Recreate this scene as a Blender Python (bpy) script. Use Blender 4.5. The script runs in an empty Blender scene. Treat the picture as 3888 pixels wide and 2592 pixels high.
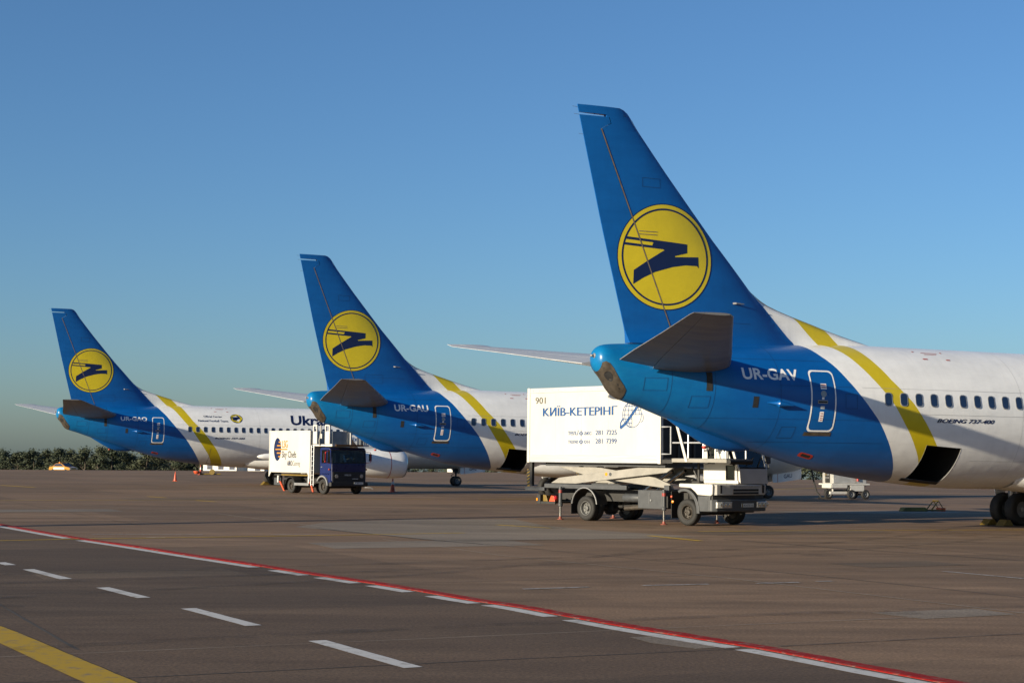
import bpy, bmesh, math, random
import numpy as np
from mathutils import Vector, Matrix
random.seed(4)
SC = bpy.context.scene
COL = SC.collection
R = math.radians

# ---------------------------------------------------------------- camera
CAM_H, CAM_F, CAM_P, CAM_R = 1.9068, 6023.165, 0.0742117, 0.0103689
cam = bpy.data.cameras.new('camera')
cam.sensor_fit = 'HORIZONTAL'; cam.sensor_width = 36.0
cam.lens = 36.0 * CAM_F / 3888.0
cam.clip_start = 0.1; cam.clip_end = 6000
camo = bpy.data.objects.new('camera', cam); COL.objects.link(camo)
_r = Vector((1, 0, 0)); _u = Vector((0, -math.sin(CAM_P), math.cos(CAM_P))); _f = Vector((0, math.cos(CAM_P), math.sin(CAM_P)))
_r2 = _r * math.cos(CAM_R) + _u * math.sin(CAM_R); _u2 = _u * math.cos(CAM_R) - _r * math.sin(CAM_R)
camo.matrix_world = Matrix(((_r2.x, _u2.x, -_f.x, 0), (_r2.y, _u2.y, -_f.y, 0), (_r2.z, _u2.z, -_f.z, CAM_H), (0, 0, 0, 1)))
SC.camera = camo
# ---------------------------------------------------------------- light
SUN_TRAVEL = R(38.0)          # compass direction in which the light travels, from +X towards +Y
SUN_EL = R(12.0)
world = bpy.data.worlds.new('World'); SC.world = world; world.use_nodes = True
wn = world.node_tree; wn.nodes.clear()
sky = wn.nodes.new('ShaderNodeTexSky'); sky.sky_type = 'NISHITA'; sky.sun_disc = False
sky.sun_elevation = SUN_EL
_sx, _sy = -math.cos(SUN_TRAVEL), -math.sin(SUN_TRAVEL)
sky.sun_rotation = math.atan2(_sx, _sy)
sky.altitude = 150; sky.air_density = 1.0; sky.dust_density = 0.95; sky.ozone_density = 5.2
bg = wn.nodes.new('ShaderNodeBackground'); bg.inputs[1].default_value = 0.083
wo = wn.nodes.new('ShaderNodeOutputWorld')
wn.links.new(sky.outputs[0], bg.inputs[0]); wn.links.new(bg.outputs[0], wo.inputs[0])
sl = bpy.data.lights.new('sun', 'SUN'); sl.energy = 5.0; sl.angle = R(0.53); sl.color = (1.0, 0.875, 0.66)
so = bpy.data.objects.new('sun', sl); COL.objects.link(so)
_d = Vector((math.cos(SUN_TRAVEL) * math.cos(SUN_EL), math.sin(SUN_TRAVEL) * math.cos(SUN_EL), -math.sin(SUN_EL)))
so.rotation_euler = _d.to_track_quat('-Z', 'Y').to_euler(); so.location = (-30, -20, 30)
SC.view_settings.view_transform = 'Standard'; SC.view_settings.look = 'None'
SC.view_settings.exposure = 0.8; SC.view_settings.gamma = 1.0; SC.view_settings.use_curve_mapping = False

# ---------------------------------------------------------------- materials
MATS = {}
def nmat(name):
    m = bpy.data.materials.new(name); m.use_nodes = True
    nt = m.node_tree; b = nt.nodes['Principled BSDF']
    MATS[name] = m
    return m, nt, b
def mat(name, col, rough=0.5, metal=0.0, var=0.12, scale=3.0, coat=0.0, spec=0.5, bump=0.0, bscale=40.0, stretch=(1, 1, 1)):
    """plain surface with slight mottling of its colour and gloss"""
    if name in MATS: return MATS[name]
    m, nt, b = nmat(name)
    N, L = nt.nodes, nt.links
    tc = N.new('ShaderNodeTexCoord'); mp = N.new('ShaderNodeMapping'); mp.inputs['Scale'].default_value = stretch
    L.new(tc.outputs['Object'], mp.inputs['Vector'])
    nz = N.new('ShaderNodeTexNoise'); nz.inputs['Scale'].default_value = scale; nz.inputs['Detail'].default_value = 8; nz.inputs['Roughness'].default_value = 0.65
    L.new(mp.outputs[0], nz.inputs['Vector'])
    rp = N.new('ShaderNodeValToRGB'); rp.color_ramp.elements[0].position = 0.3; rp.color_ramp.elements[1].position = 0.7
    c = Vector(col)
    rp.color_ramp.elements[0].color = (*(c * (1 - var)), 1); rp.color_ramp.elements[1].color = (*(c * (1 + var * 0.5)), 1)
    L.new(nz.outputs['Fac'], rp.inputs['Fac']); L.new(rp.outputs['Color'], b.inputs['Base Color'])
    mr = N.new('ShaderNodeMapRange'); mr.inputs[3].default_value = max(0.03, rough - 0.08); mr.inputs[4].default_value = min(1, rough + 0.1)
    L.new(nz.outputs['Fac'], mr.inputs[0]); L.new(mr.outputs[0], b.inputs['Roughness'])
    b.inputs['Metallic'].default_value = metal
    b.inputs['Specular IOR Level'].default_value = spec
    if coat: b.inputs['Coat Weight'].default_value = coat; b.inputs['Coat Roughness'].default_value = 0.12
    if bump:
        n2 = N.new('ShaderNodeTexNoise'); n2.inputs['Scale'].default_value = bscale; n2.inputs['Detail'].default_value = 6
        L.new(mp.outputs[0], n2.inputs['Vector'])
        bp = N.new('ShaderNodeBump'); bp.inputs['Strength'].default_value = bump; bp.inputs['Distance'].default_value = 0.02
        L.new(n2.outputs['Fac'], bp.inputs['Height']); L.new(bp.outputs[0], b.inputs['Normal'])
    return m
def glassmat(name, tint, refl=0.12):
    m, nt, b = nmat(name); N, L = nt.nodes, nt.links
    tr = N.new('ShaderNodeBsdfTransparent'); tr.inputs[0].default_value = (*tint, 1)
    gl = N.new('ShaderNodeBsdfGlossy'); gl.inputs['Roughness'].default_value = 0.03
    fr = N.new('ShaderNodeFresnel'); fr.inputs[0].default_value = 1.5
    mx = N.new('ShaderNodeMixShader'); L.new(fr.outputs[0], mx.inputs[0]); L.new(tr.outputs[0], mx.inputs[1]); L.new(gl.outputs[0], mx.inputs[2])
    L.new(mx.outputs[0], N['Material Output'].inputs['Surface'])
    return m
WHITE = (0.53, 0.515, 0.48); NAVY = (0.004, 0.011, 0.055)
# boundaries of the painted bands along the body: height z -> position x from the tail
Z_BLUE = [(1.0, 9.15), (1.47, 8.77), (1.67, 8.56), (1.91, 8.35), (2.22, 8.1), (2.6, 7.79), (3.02, 7.46), (3.36, 7.15), (3.71, 6.84), (4.11, 6.51), (4.5, 6.23), (4.79, 5.99), (5.17, 5.78), (6.0, 4.95), (6.5, 4.47), (6.62, 6.0), (7.0, 10.9), (11.5, 10.9)]
Z_YIN = [(1.0, 9.75), (1.4, 9.5), (1.7, 9.3), (2.04, 9.06), (2.38, 8.77), (2.73, 8.49), (3.07, 8.21), (3.49, 7.91), (3.83, 7.62), (4.19, 7.32), (4.53, 7.07), (4.87, 6.85), (5.12, 6.66), (5.2, 6.57), (5.89, 5.83), (6.4, 5.3), (6.7, 10.9), (11.5, 10.9)]
Z_YOUT = [(1.0, 10.45), (1.4, 10.2), (1.7, 10.0), (2.0, 9.8), (2.37, 9.53), (2.78, 9.18), (3.2, 8.83), (3.54, 8.55), (3.83, 8.25), (4.17, 7.93), (4.57, 7.66), (4.83, 7.51), (5.07, 7.40), (5.2, 7.30), (5.6, 6.88), (6.2, 6.3), (6.6, 10.9), (11.5, 10.9)]
def livery(name, blue_above=6.45):
    m, nt, b = nmat(name); N, L = nt.nodes, nt.links
    tc = N.new('ShaderNodeTexCoord'); sp = N.new('ShaderNodeSeparateXYZ'); L.new(tc.outputs['Object'], sp.inputs[0])
    zn = N.new('ShaderNodeMapRange'); zn.inputs[1].default_value = 1.0; zn.inputs[2].default_value = 11.5
    L.new(sp.outputs['Z'], zn.inputs[0])
    def bound(pts):
        fc = N.new('ShaderNodeFloatCurve'); cv = fc.mapping.curves[0]
        q = [((z - 1.0) / 10.5, (x + 1.0) / 12.0) for z, x in pts]
        while len(cv.points) < len(q): cv.points.new(0.5, 0.5)
        for p, (a, c) in zip(cv.points, q): p.location = (a, c); p.handle_type = 'VECTOR'
        fc.mapping.update(); L.new(zn.outputs[0], fc.inputs['Value'])
        xm = N.new('ShaderNodeMath'); xm.operation = 'MULTIPLY_ADD'; xm.inputs[1].default_value = 12.0; xm.inputs[2].default_value = -1.0
        L.new(fc.outputs[0], xm.inputs[0])
        lt = N.new('ShaderNodeMath'); lt.operation = 'LESS_THAN'; L.new(sp.outputs['X'], lt.inputs[0]); L.new(xm.outputs[0], lt.inputs[1])
        return lt
    nz = N.new('ShaderNodeTexNoise'); nz.inputs['Scale'].default_value = 1.3; nz.inputs['Detail'].default_value = 9; nz.inputs['Roughness'].default_value = 0.7
    mp = N.new('ShaderNodeMapping'); mp.inputs['Scale'].default_value = (0.45, 1, 1.6); L.new(tc.outputs['Object'], mp.inputs[0]); L.new(mp.outputs[0], nz.inputs['Vector'])
    def two(a, c):
        rp = N.new('ShaderNodeValToRGB'); e = rp.color_ramp.elements; e[0].position = 0.32; e[1].position = 0.68
        e[0].color = (*a, 1); e[1].color = (*c, 1); L.new(nz.outputs['Fac'], rp.inputs['Fac']); return rp
    wh = two((0.69, 0.69, 0.68), (0.79, 0.79, 0.78)); ye = two((0.50, 0.385, 0.008), (0.56, 0.44, 0.012)); bl = two((0.0006, 0.070, 0.265), (0.001, 0.088, 0.32))
    def mix(f, a, c):
        mx = N.new('ShaderNodeMix'); mx.data_type = 'RGBA'; L.new(f, mx.inputs['Factor']); L.new(a, mx.inputs['A']); L.new(c, mx.inputs['B']); return mx.outputs['Result']
    # blue paint shifts towards turquoise around the tail end, below the fin
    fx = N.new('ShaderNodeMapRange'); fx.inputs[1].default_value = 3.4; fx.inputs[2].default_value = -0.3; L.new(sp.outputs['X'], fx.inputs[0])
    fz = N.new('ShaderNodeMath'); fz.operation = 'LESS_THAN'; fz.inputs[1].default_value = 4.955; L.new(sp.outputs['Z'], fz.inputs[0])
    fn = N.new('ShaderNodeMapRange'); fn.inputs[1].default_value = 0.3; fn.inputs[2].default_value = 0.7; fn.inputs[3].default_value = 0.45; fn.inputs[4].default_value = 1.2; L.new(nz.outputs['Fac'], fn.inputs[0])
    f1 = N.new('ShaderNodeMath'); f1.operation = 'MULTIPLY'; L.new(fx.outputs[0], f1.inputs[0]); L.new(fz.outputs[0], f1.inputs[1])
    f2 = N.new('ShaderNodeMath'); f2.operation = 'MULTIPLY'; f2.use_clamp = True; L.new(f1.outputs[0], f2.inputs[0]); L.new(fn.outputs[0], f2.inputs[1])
    tail_blue = N.new('ShaderNodeRGB'); tail_blue.outputs[0].default_value = (0.002, 0.145, 0.33, 1)
    blf = mix(f2.outputs[0], bl.outputs[0], tail_blue.outputs[0])
    c1 = mix(bound(Z_YOUT).outputs[0], wh.outputs[0], ye.outputs[0])
    c2 = mix(bound(Z_YIN).outputs[0], c1, wh.outputs[0])
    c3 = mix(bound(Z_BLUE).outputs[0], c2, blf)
    # belly grime: streaks of brown film running along the lower skin
    g = N.new('ShaderNodeTexNoise'); g.inputs['Scale'].default_value = 1.0; g.inputs['Detail'].default_value = 7
    gm = N.new('ShaderNodeMapping'); gm.inputs['Scale'].default_value = (0.35, 2.5, 5.0); L.new(tc.outputs['Object'], gm.inputs[0]); L.new(gm.outputs[0], g.inputs['Vector'])
    gz = N.new('ShaderNodeMapRange'); gz.inputs[1].default_value = 2.3; gz.inputs[2].default_value = 1.1; gz.inputs[3].default_value = 0.0; gz.inputs[4].default_value = 0.55
    L.new(sp.outputs['Z'], gz.inputs[0])
    gmul = N.new('ShaderNodeMath'); gmul.operation = 'MULTIPLY'; L.new(g.outputs['Fac'], gmul.inputs[0]); L.new(gz.outputs[0], gmul.inputs[1])
    grime = N.new('ShaderNodeRGB'); grime.outputs[0].default_value = (0.22, 0.17, 0.11, 1)
    c4 = mix(gmul.outputs[0], c3, grime.outputs[0])
    sn = N.new('ShaderNodeTexNoise'); sn.inputs['Scale'].default_value = 1.0; sn.inputs['Detail'].default_value = 6; sn.inputs['Roughness'].default_value = 0.7
    sm_ = N.new('ShaderNodeMapping'); sm_.inputs['Scale'].default_value = (4.5, 1.2, 0.5); L.new(tc.outputs['Object'], sm_.inputs[0]); L.new(sm_.outputs[0], sn.inputs['Vector'])
    sr = N.new('ShaderNodeMapRange'); sr.inputs[1].default_value = 0.48; sr.inputs[2].default_value = 0.78; sr.inputs[3].default_value = 0.0; sr.inputs[4].default_value = 0.16; L.new(sn.outputs['Fac'], sr.inputs[0])
    grime2 = N.new('ShaderNodeRGB'); grime2.outputs[0].default_value = (0.52, 0.50, 0.47, 1)
    mul = N.new('ShaderNodeMix'); mul.data_type = 'RGBA'; mul.blend_type = 'MULTIPLY'; L.new(sr.outputs[0], mul.inputs['Factor']); L.new(c4, mul.inputs['A']); L.new(grime2.outputs[0], mul.inputs['B'])
    L.new(mul.outputs['Result'], b.inputs['Base Color'])
    rr = N.new('ShaderNodeMapRange'); rr.inputs[3].default_value = 0.22; rr.inputs[4].default_value = 0.42; L.new(nz.outputs['Fac'], rr.inputs[0]); L.new(rr.outputs[0], b.inputs['Roughness'])
    # slight oil-canning of the skin between frames and stringers
    wv = N.new('ShaderNodeTexNoise'); wv.inputs['Scale'].default_value = 2.2; wv.inputs['Detail'].default_value = 2; L.new(tc.outputs['Object'], wv.inputs['Vector'])
    bp = N.new('ShaderNodeBump'); bp.inputs['Strength'].default_value = 0.22; bp.inputs['Distance'].default_value = 0.03
    L.new(wv.outputs['Fac'], bp.inputs['Height']); L.new(bp.outputs[0], b.inputs['Normal'])
    return m
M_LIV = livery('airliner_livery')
M_WHITE = mat('white_paint', WHITE, 0.35, var=0.08, coat=0.2)
M_AIRW = mat('white_aircraft_paint', (0.71, 0.71, 0.70), 0.32, var=0.1)
M_BLUE = mat('blue_aircraft_paint', (0.001, 0.080, 0.29), 0.3, var=0.1)
M_GREY = mat('wing_grey', (0.30, 0.30, 0.30), 0.42, var=0.3, scale=2.0, stretch=(0.4, 3, 1))
M_STABLIT = mat('stabilizer_sunlit_grey', (0.42, 0.43, 0.44), 0.35, var=0.2, scale=1.6, stretch=(0.5, 2.5, 1))  # port tailplane: grazing sun on its top put into a lighter grey
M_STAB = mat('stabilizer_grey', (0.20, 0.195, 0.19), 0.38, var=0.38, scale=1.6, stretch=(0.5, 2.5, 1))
M_METAL = mat('bare_metal', (0.52, 0.51, 0.49), 0.3, metal=0.9, var=0.2)
M_BURNT = mat('heat_stained_metal', (0.105, 0.088, 0.070), 0.5, metal=0.5, var=0.5, scale=6)
M_YEL = mat('emblem_yellow', (0.55, 0.43, 0.012), 0.35, var=0.08)
M_NAVY = mat('emblem_navy', NAVY, 0.35, var=0.08)
M_TXTW = mat('white_lettering', (0.74, 0.74, 0.73), 0.4, var=0.06)
M_BLACK = mat('black_rubber', (0.018, 0.017, 0.016), 0.75, var=0.3, scale=12)
M_DARK = mat('dark_recess', (0.012, 0.012, 0.013), 0.7)
M_SEAM = mat('seam_grime', (0.16, 0.125, 0.09), 0.7, var=0.4, scale=8)
M_PANE = mat('cabin_pane', (0.010, 0.022, 0.06), 0.12, var=0.2, spec=0.7)
M_RING = mat('window_ring', (0.30, 0.30, 0.30), 0.35, metal=0.4, var=0.1)
M_RED = mat('red_marking', (0.38, 0.03, 0.02), 0.5)
M_RIM = mat('wheel_rim_grey', (0.17, 0.175, 0.18), 0.45, metal=0.3, var=0.2, scale=9)
M_RIMD = mat('dirty_rim', (0.050, 0.042, 0.034), 0.6, metal=0.2, var=0.4, scale=9)
M_STRUT = mat('gear_strut', (0.28, 0.28, 0.28), 0.4, metal=0.4)
M_CHROME = mat('chrome_rod', (0.75, 0.75, 0.74), 0.12, metal=1.0, var=0.05)
M_CHAR = mat('charcoal_paint', (0.055, 0.058, 0.062), 0.5, var=0.25, scale=5)
M_CHAS = mat('chassis_black', (0.022, 0.021, 0.020), 0.6, var=0.4, scale=6)
M_BOXW = mat('box_white_panel', (0.50, 0.485, 0.445), 0.45, var=0.12, scale=0.9, stretch=(1, 1, 0.35))
M_ALU = mat('box_aluminium_rail', (0.55, 0.56, 0.57), 0.4, metal=0.5, var=0.12, stretch=(0.3, 1, 8))
M_ARM = mat('scissor_arm_paint', (0.27, 0.255, 0.225), 0.5, var=0.2)
M_CABB = mat('cab_blue_paint', (0.006, 0.014, 0.085), 0.28, var=0.15, coat=0.4)
M_ORANGE = mat('orange_plastic', (0.50, 0.07, 0.02), 0.45, var=0.2, scale=6)
M_AMBER = mat('amber_lens', (0.80, 0.26, 0.01), 0.25)
M_YELP = mat('yellow_paint', (0.17, 0.11, 0.015), 0.5, var=0.25, scale=6)
M_LENS = mat('lamp_lens', (0.62, 0.62, 0.60), 0.12, metal=0.6, var=0.2, scale=20)
M_PRTBLUE = mat('print_blue', (0.006, 0.060, 0.20), 0.45, var=0.05)
M_PRTGREY = mat('print_grey', (0.07, 0.07, 0.055), 0.5)
M_PLATE = mat('number_plate', (0.62, 0.63, 0.60), 0.4)
M_GLASS = glassmat('window_glass', (0.42, 0.50, 0.50))
M_INT = mat('cab_interior', (0.03, 0.03, 0.035), 0.8)

# ---------------------------------------------------------------- mesh helpers
class MB:
    def __init__(s): s.v = []; s.f = []
    def add(s, v, f):
        o = len(s.v); s.v += [tuple(p) for p in v]; s.f += [tuple(i + o for i in q) for q in f]; return s
    def box(s, x0, x1, y0, y1, z0, z1):
        return s.add([(x0, y0, z0), (x1, y0, z0), (x1, y1, z0), (x0, y1, z0), (x0, y0, z1), (x1, y0, z1), (x1, y1, z1), (x0, y1, z1)],
                     [(0, 3, 2, 1), (4, 5, 6, 7), (0, 1, 5, 4), (1, 2, 6, 5), (2, 3, 7, 6), (3, 0, 4, 7)])
    def prism(s, poly, a, b, axis='y'):
        """poly in the other two axes (x,z for y; y,z for x; x,y for z)"""
        n = len(poly)
        def P(p, t): return {'y': (p[0], t, p[1]), 'x': (t, p[0], p[1]), 'z': (p[0], p[1], t)}[axis]
        v = [P(p, a) for p in poly] + [P(p, b) for p in poly]
        return s.add(v, [tuple(range(n))[::-1], tuple(range(n, 2 * n))] + [(i, (i + 1) % n, (i + 1) % n + n, i + n) for i in range(n)])
    def tube(s, pts, r, n=8, cap=True):
        pts = [Vector(p) for p in pts]; rs = r if isinstance(r, (list, tuple)) else [r] * len(pts)
        rings = []
        for i, p in enumerate(pts):
            d = (pts[min(i + 1, len(pts) - 1)] - pts[max(i - 1, 0)]).normalized()
            a = d.orthogonal().normalized() if i == 0 else (prev - d * prev.dot(d)).normalized()
            prev = a; b = d.cross(a)
            rings.append([p + (a * math.cos(2 * math.pi * k / n) + b * math.sin(2 * math.pi * k / n)) * rs[i] for k in range(n)])
        v = [q for r_ in rings for q in r_]; f = []
        for i in range(len(pts) - 1):
            for k in range(n): f.append((i * n + k, i * n + (k + 1) % n, (i + 1) * n + (k + 1) % n, (i + 1) * n + k))
        if cap: f += [tuple(range(n))[::-1], tuple(range((len(pts) - 1) * n, len(pts) * n))]
        return s.add(v, f)
    def lathe(s, prof, axis='y', n=28, c=(0, 0, 0), cap=True):
        """prof: list of (along, radius)"""
        v = []
        for a, r in prof:
            for k in range(n):
                t = 2 * math.pi * k / n; p, q = r * math.cos(t), r * math.sin(t)
                w = {'y': (p, a, q), 'x': (a, p, q), 'z': (p, q, a)}[axis]
                v.append((w[0] + c[0], w[1] + c[1], w[2] + c[2]))
        f = []
        for i in range(len(prof) - 1):
            for k in range(n): f.append((i * n + k, i * n + (k + 1) % n, (i + 1) * n + (k + 1) % n, (i + 1) * n + k))
        if cap: f += [tuple(range(n))[::-1], tuple(range((len(prof) - 1) * n, len(prof) * n))]
        return s.add(v, f)
    def grid(s, rows, closed=False):
        n = len(rows[0]); v = [p for r in rows for p in r]; f = []
        for i in range(len(rows) - 1):
            for k in range(n if closed else n - 1): f.append((i * n + k, i * n + (k + 1) % n, (i + 1) * n + (k + 1) % n, (i + 1) * n + k))
        return s.add(v, f)
    def mesh(s, name, smooth=None):
        m = bpy.data.meshes.new(name); m.from_pydata(s.v, [], s.f)
        bm = bmesh.new(); bm.from_mesh(m); bmesh.ops.recalc_face_normals(bm, faces=bm.faces); bm.to_mesh(m); bm.free()
        if smooth:
            m.polygons.foreach_set('use_smooth', [True] * len(m.polygons)); m.set_sharp_from_angle(angle=R(smooth))
        return m
def obj(name, geo, material, parent=None, smooth=None, bevel=0.0, loc=None, rot=None, scale=None, label=None):
    me = geo.mesh(name, smooth) if isinstance(geo, MB) else geo
    if material and not me.materials: me.materials.append(material)
    o = bpy.data.objects.new(name, me); COL.objects.link(o)
    if parent: o.parent = parent
    if loc is not None: o.location = loc
    if rot is not None: o.rotation_euler = rot
    if scale is not None: o.scale = scale
    if label: o['label'] = label
    if bevel:
        b = o.modifiers.new('bevel', 'BEVEL'); b.width = bevel; b.segments = 2; b.limit_method = 'ANGLE'; b.angle_limit = R(40)
    return o
def tag(o, label, cat=None, group=None, kind=None):
    o['label'] = label
    if cat: o['category'] = cat
    if group: o['group'] = group
    if kind: o['kind'] = kind
    return o
def thing(name, label, cat, loc=(0, 0, 0), rz=0.0, group=None):
    o = bpy.data.objects.new(name, None); COL.objects.link(o); o.location = loc; o.rotation_euler = (0, 0, rz)
    return tag(o, label, cat, group)
def bx(name, m, parent, *d, bevel=0.0, **k): return obj(name, MB().box(*d), m, parent, bevel=bevel, **k)
def copy_tree(o, parent=None):
    c = o.copy(); COL.objects.link(c); c.parent = parent
    for ch in list(o.children): copy_tree(ch, c)
    return c
def text_mesh(s, w, h, bold=0.0, shear=0.0):
    """flat lettering as a mesh in (u, v), filling the box 0..w, 0..h"""
    cu = bpy.data.curves.new('lettering', 'FONT'); cu.body = s; cu.offset = bold; cu.shear = shear; cu.resolution_u = 3; cu.size = 1
    o = bpy.data.objects.new('lettering', cu); COL.objects.link(o)
    dg = bpy.context.evaluated_depsgraph_get()
    me = bpy.data.meshes.new_from_object(o.evaluated_get(dg)); bpy.data.objects.remove(o)
    co = np.empty(len(me.vertices) * 3); me.vertices.foreach_get('co', co); co = co.reshape(-1, 3)
    lo, hi = co.min(0), co.max(0)
    co[:, 0] = (co[:, 0] - lo[0]) / (hi[0] - lo[0]) * w; co[:, 1] = (co[:, 1] - lo[1]) / (hi[1] - lo[1]) * h; co[:, 2] = 0
    me.vertices.foreach_set('co', co.ravel()); me.materials.clear()
    return me
def flat_mesh(polys):
    m = bpy.data.meshes.new('print'); v = []; f = []
    for p in polys: f.append(tuple(range(len(v), len(v) + len(p)))); v += [(a, b, 0) for a, b in p]
    m.from_pydata(v, [], f); return m
def wrap(me, fn, du=0.0, dv=0.0):
    """cut a flat (u, v) mesh into strips and lay it on a surface with fn(u, v) -> xyz"""
    bm = bmesh.new(); bm.from_mesh(me)
    bmesh.ops.triangulate(bm, faces=bm.faces)
    us = [v.co.x for v in bm.verts]; vs = [v.co.y for v in bm.verts]
    for d, lo, hi, ax in ((du, min(us), max(us), 0), (dv, min(vs), max(vs), 1)):
        if d:
            k = math.ceil(lo / d) * d
            while k < hi:
                bmesh.ops.bisect_plane(bm, geom=bm.verts[:] + bm.edges[:] + bm.faces[:], plane_co=(k, 0, 0) if ax == 0 else (0, k, 0), plane_no=(1, 0, 0) if ax == 0 else (0, 1, 0))
                k += d
    for v in bm.verts: v.co = Vector(fn(v.co.x, v.co.y))
    bm.to_mesh(me); bm.free(); return me
def pchip(xs, ys):
    xs = np.array(xs, float); ys = np.array(ys, float); h = np.diff(xs); d = np.diff(ys) / h; m = np.zeros(len(xs))
    for i in range(1, len(xs) - 1):
        if d[i - 1] * d[i] > 0:
            w1 = 2 * h[i] + h[i - 1]; w2 = h[i] + 2 * h[i - 1]; m[i] = (w1 + w2) / (w1 / d[i - 1] + w2 / d[i])
    m[0] = d[0]; m[-1] = d[-1]
    def f(x):
        x = min(max(x, xs[0]), xs[-1]); i = min(max(int(np.searchsorted(xs, x)) - 1, 0), len(h) - 1)
        t = (x - xs[i]) / h[i]
        return float(ys[i] * (1 + 2 * t) * (1 - t) ** 2 + h[i] * m[i] * t * (1 - t) ** 2 + ys[i + 1] * t * t * (3 - 2 * t) + h[i] * m[i + 1] * t * t * (t - 1))
    return f
def rrect(x0, x1, y0, y1, r, n=5):
    p = []
    for cx, cy, a0 in ((x1 - r, y1 - r, 0), (x0 + r, y1 - r, 90), (x0 + r, y0 + r, 180), (x1 - r, y0 + r, 270)):
        for k in range(n + 1): a = R(a0 + 90 * k / n); p.append((cx + r * math.cos(a), cy + r * math.sin(a)))
    return p
WHEELS = {}
def wheel(parent, x, y, z, r, w, rim=None, name='wheel', rimr=0.58, out=-1):
    """tyre with a dished rim, axle along y; out = side on which the dish shows"""
    k = (round(r, 3), round(w, 3), rimr)
    if k not in WHEELS:
        t = MB(); h = w / 2
        t.lathe([(-h * .8, r * rimr), (-h, r * .72), (-h, r * .86), (-h * .82, r * .96), (-h * .55, r), (h * .55, r), (h * .82, r * .96), (h, r * .86), (h, r * .72), (h * .8, r * rimr), (-h * .8, r * rimr)], n=36, cap=False)
        q = MB(); q.lathe([(-h * .82, r * rimr), (-h * .90, r * rimr * .95), (-h * .80, r * rimr * .87), (-h * .05, r * rimr * .78), (h * .05, r * rimr * .45), (-h * .1, r * .22), (-h * .55, r * .20), (-h * .62, 0.01)], n=28, cap=False)
        for b in range(8):
            a = 2 * math.pi * b / 8; q.lathe([(-h * .25, .02), (-h * .0, .02)], n=6, c=(r * .38 * math.cos(a), 0, r * .38 * math.sin(a)))
        q.lathe([(h * .45, r * rimr), (h * .5, 0.01)], n=28, cap=False)
        WHEELS[k] = (t.mesh('tyre', 40), q.mesh('rim', 35))
    tm, rm = WHEELS[k]
    if not rm.materials: rm.materials.append(M_RIM)
    if not tm.materials: tm.materials.append(M_BLACK)
    o = bpy.data.objects.new(name, tm); COL.objects.link(o); o.parent = parent; o.location = (x, y, z)
    if out > 0: o.rotation_euler = (0, 0, math.pi)
    q = bpy.data.objects.new('rim', rm); COL.objects.link(q); q.parent = o
    if rim:
        q.material_slots[0].link = 'OBJECT'; q.material_slots[0].material = rim
    return o
# ---------------------------------------------------------------- ground
def crest(a):       # distance at which the apron falls away, by direction a = X / Y
    return float(np.interp(a, [-2, -.32, -.2, -.05, .03, .12, .19, .4, 2], [190, 190, 205, 222, 238, 190, 168, 165, 165]))
def ground_z(x, y):
    if y <= 5: return 0.0
    d = y - crest(x / y)
    if d <= 0: return 0.0
    return -1.08 - 0.022 * (d - 60) if d > 60 else -0.0003 * d * d
rows = []
dist = [-60, -20, -5, 0, 5, 10, 20, 30, 40, 60, 80, 100, 120, 140, 150, 160, 165, 170, 175, 180, 185, 190, 195, 200, 205, 210, 215, 220, 225, 230, 235, 240, 245, 250, 260, 270, 280, 300, 330, 370, 420, 500, 600, 800, 1200, 2000, 3500]
az = [i / 40 for i in range(-48, 49)]
for d in dist:
    w = max(d, 0) + 60
    rows.append([(a * w, d, ground_z(a * w, d)) for a in az])
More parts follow.
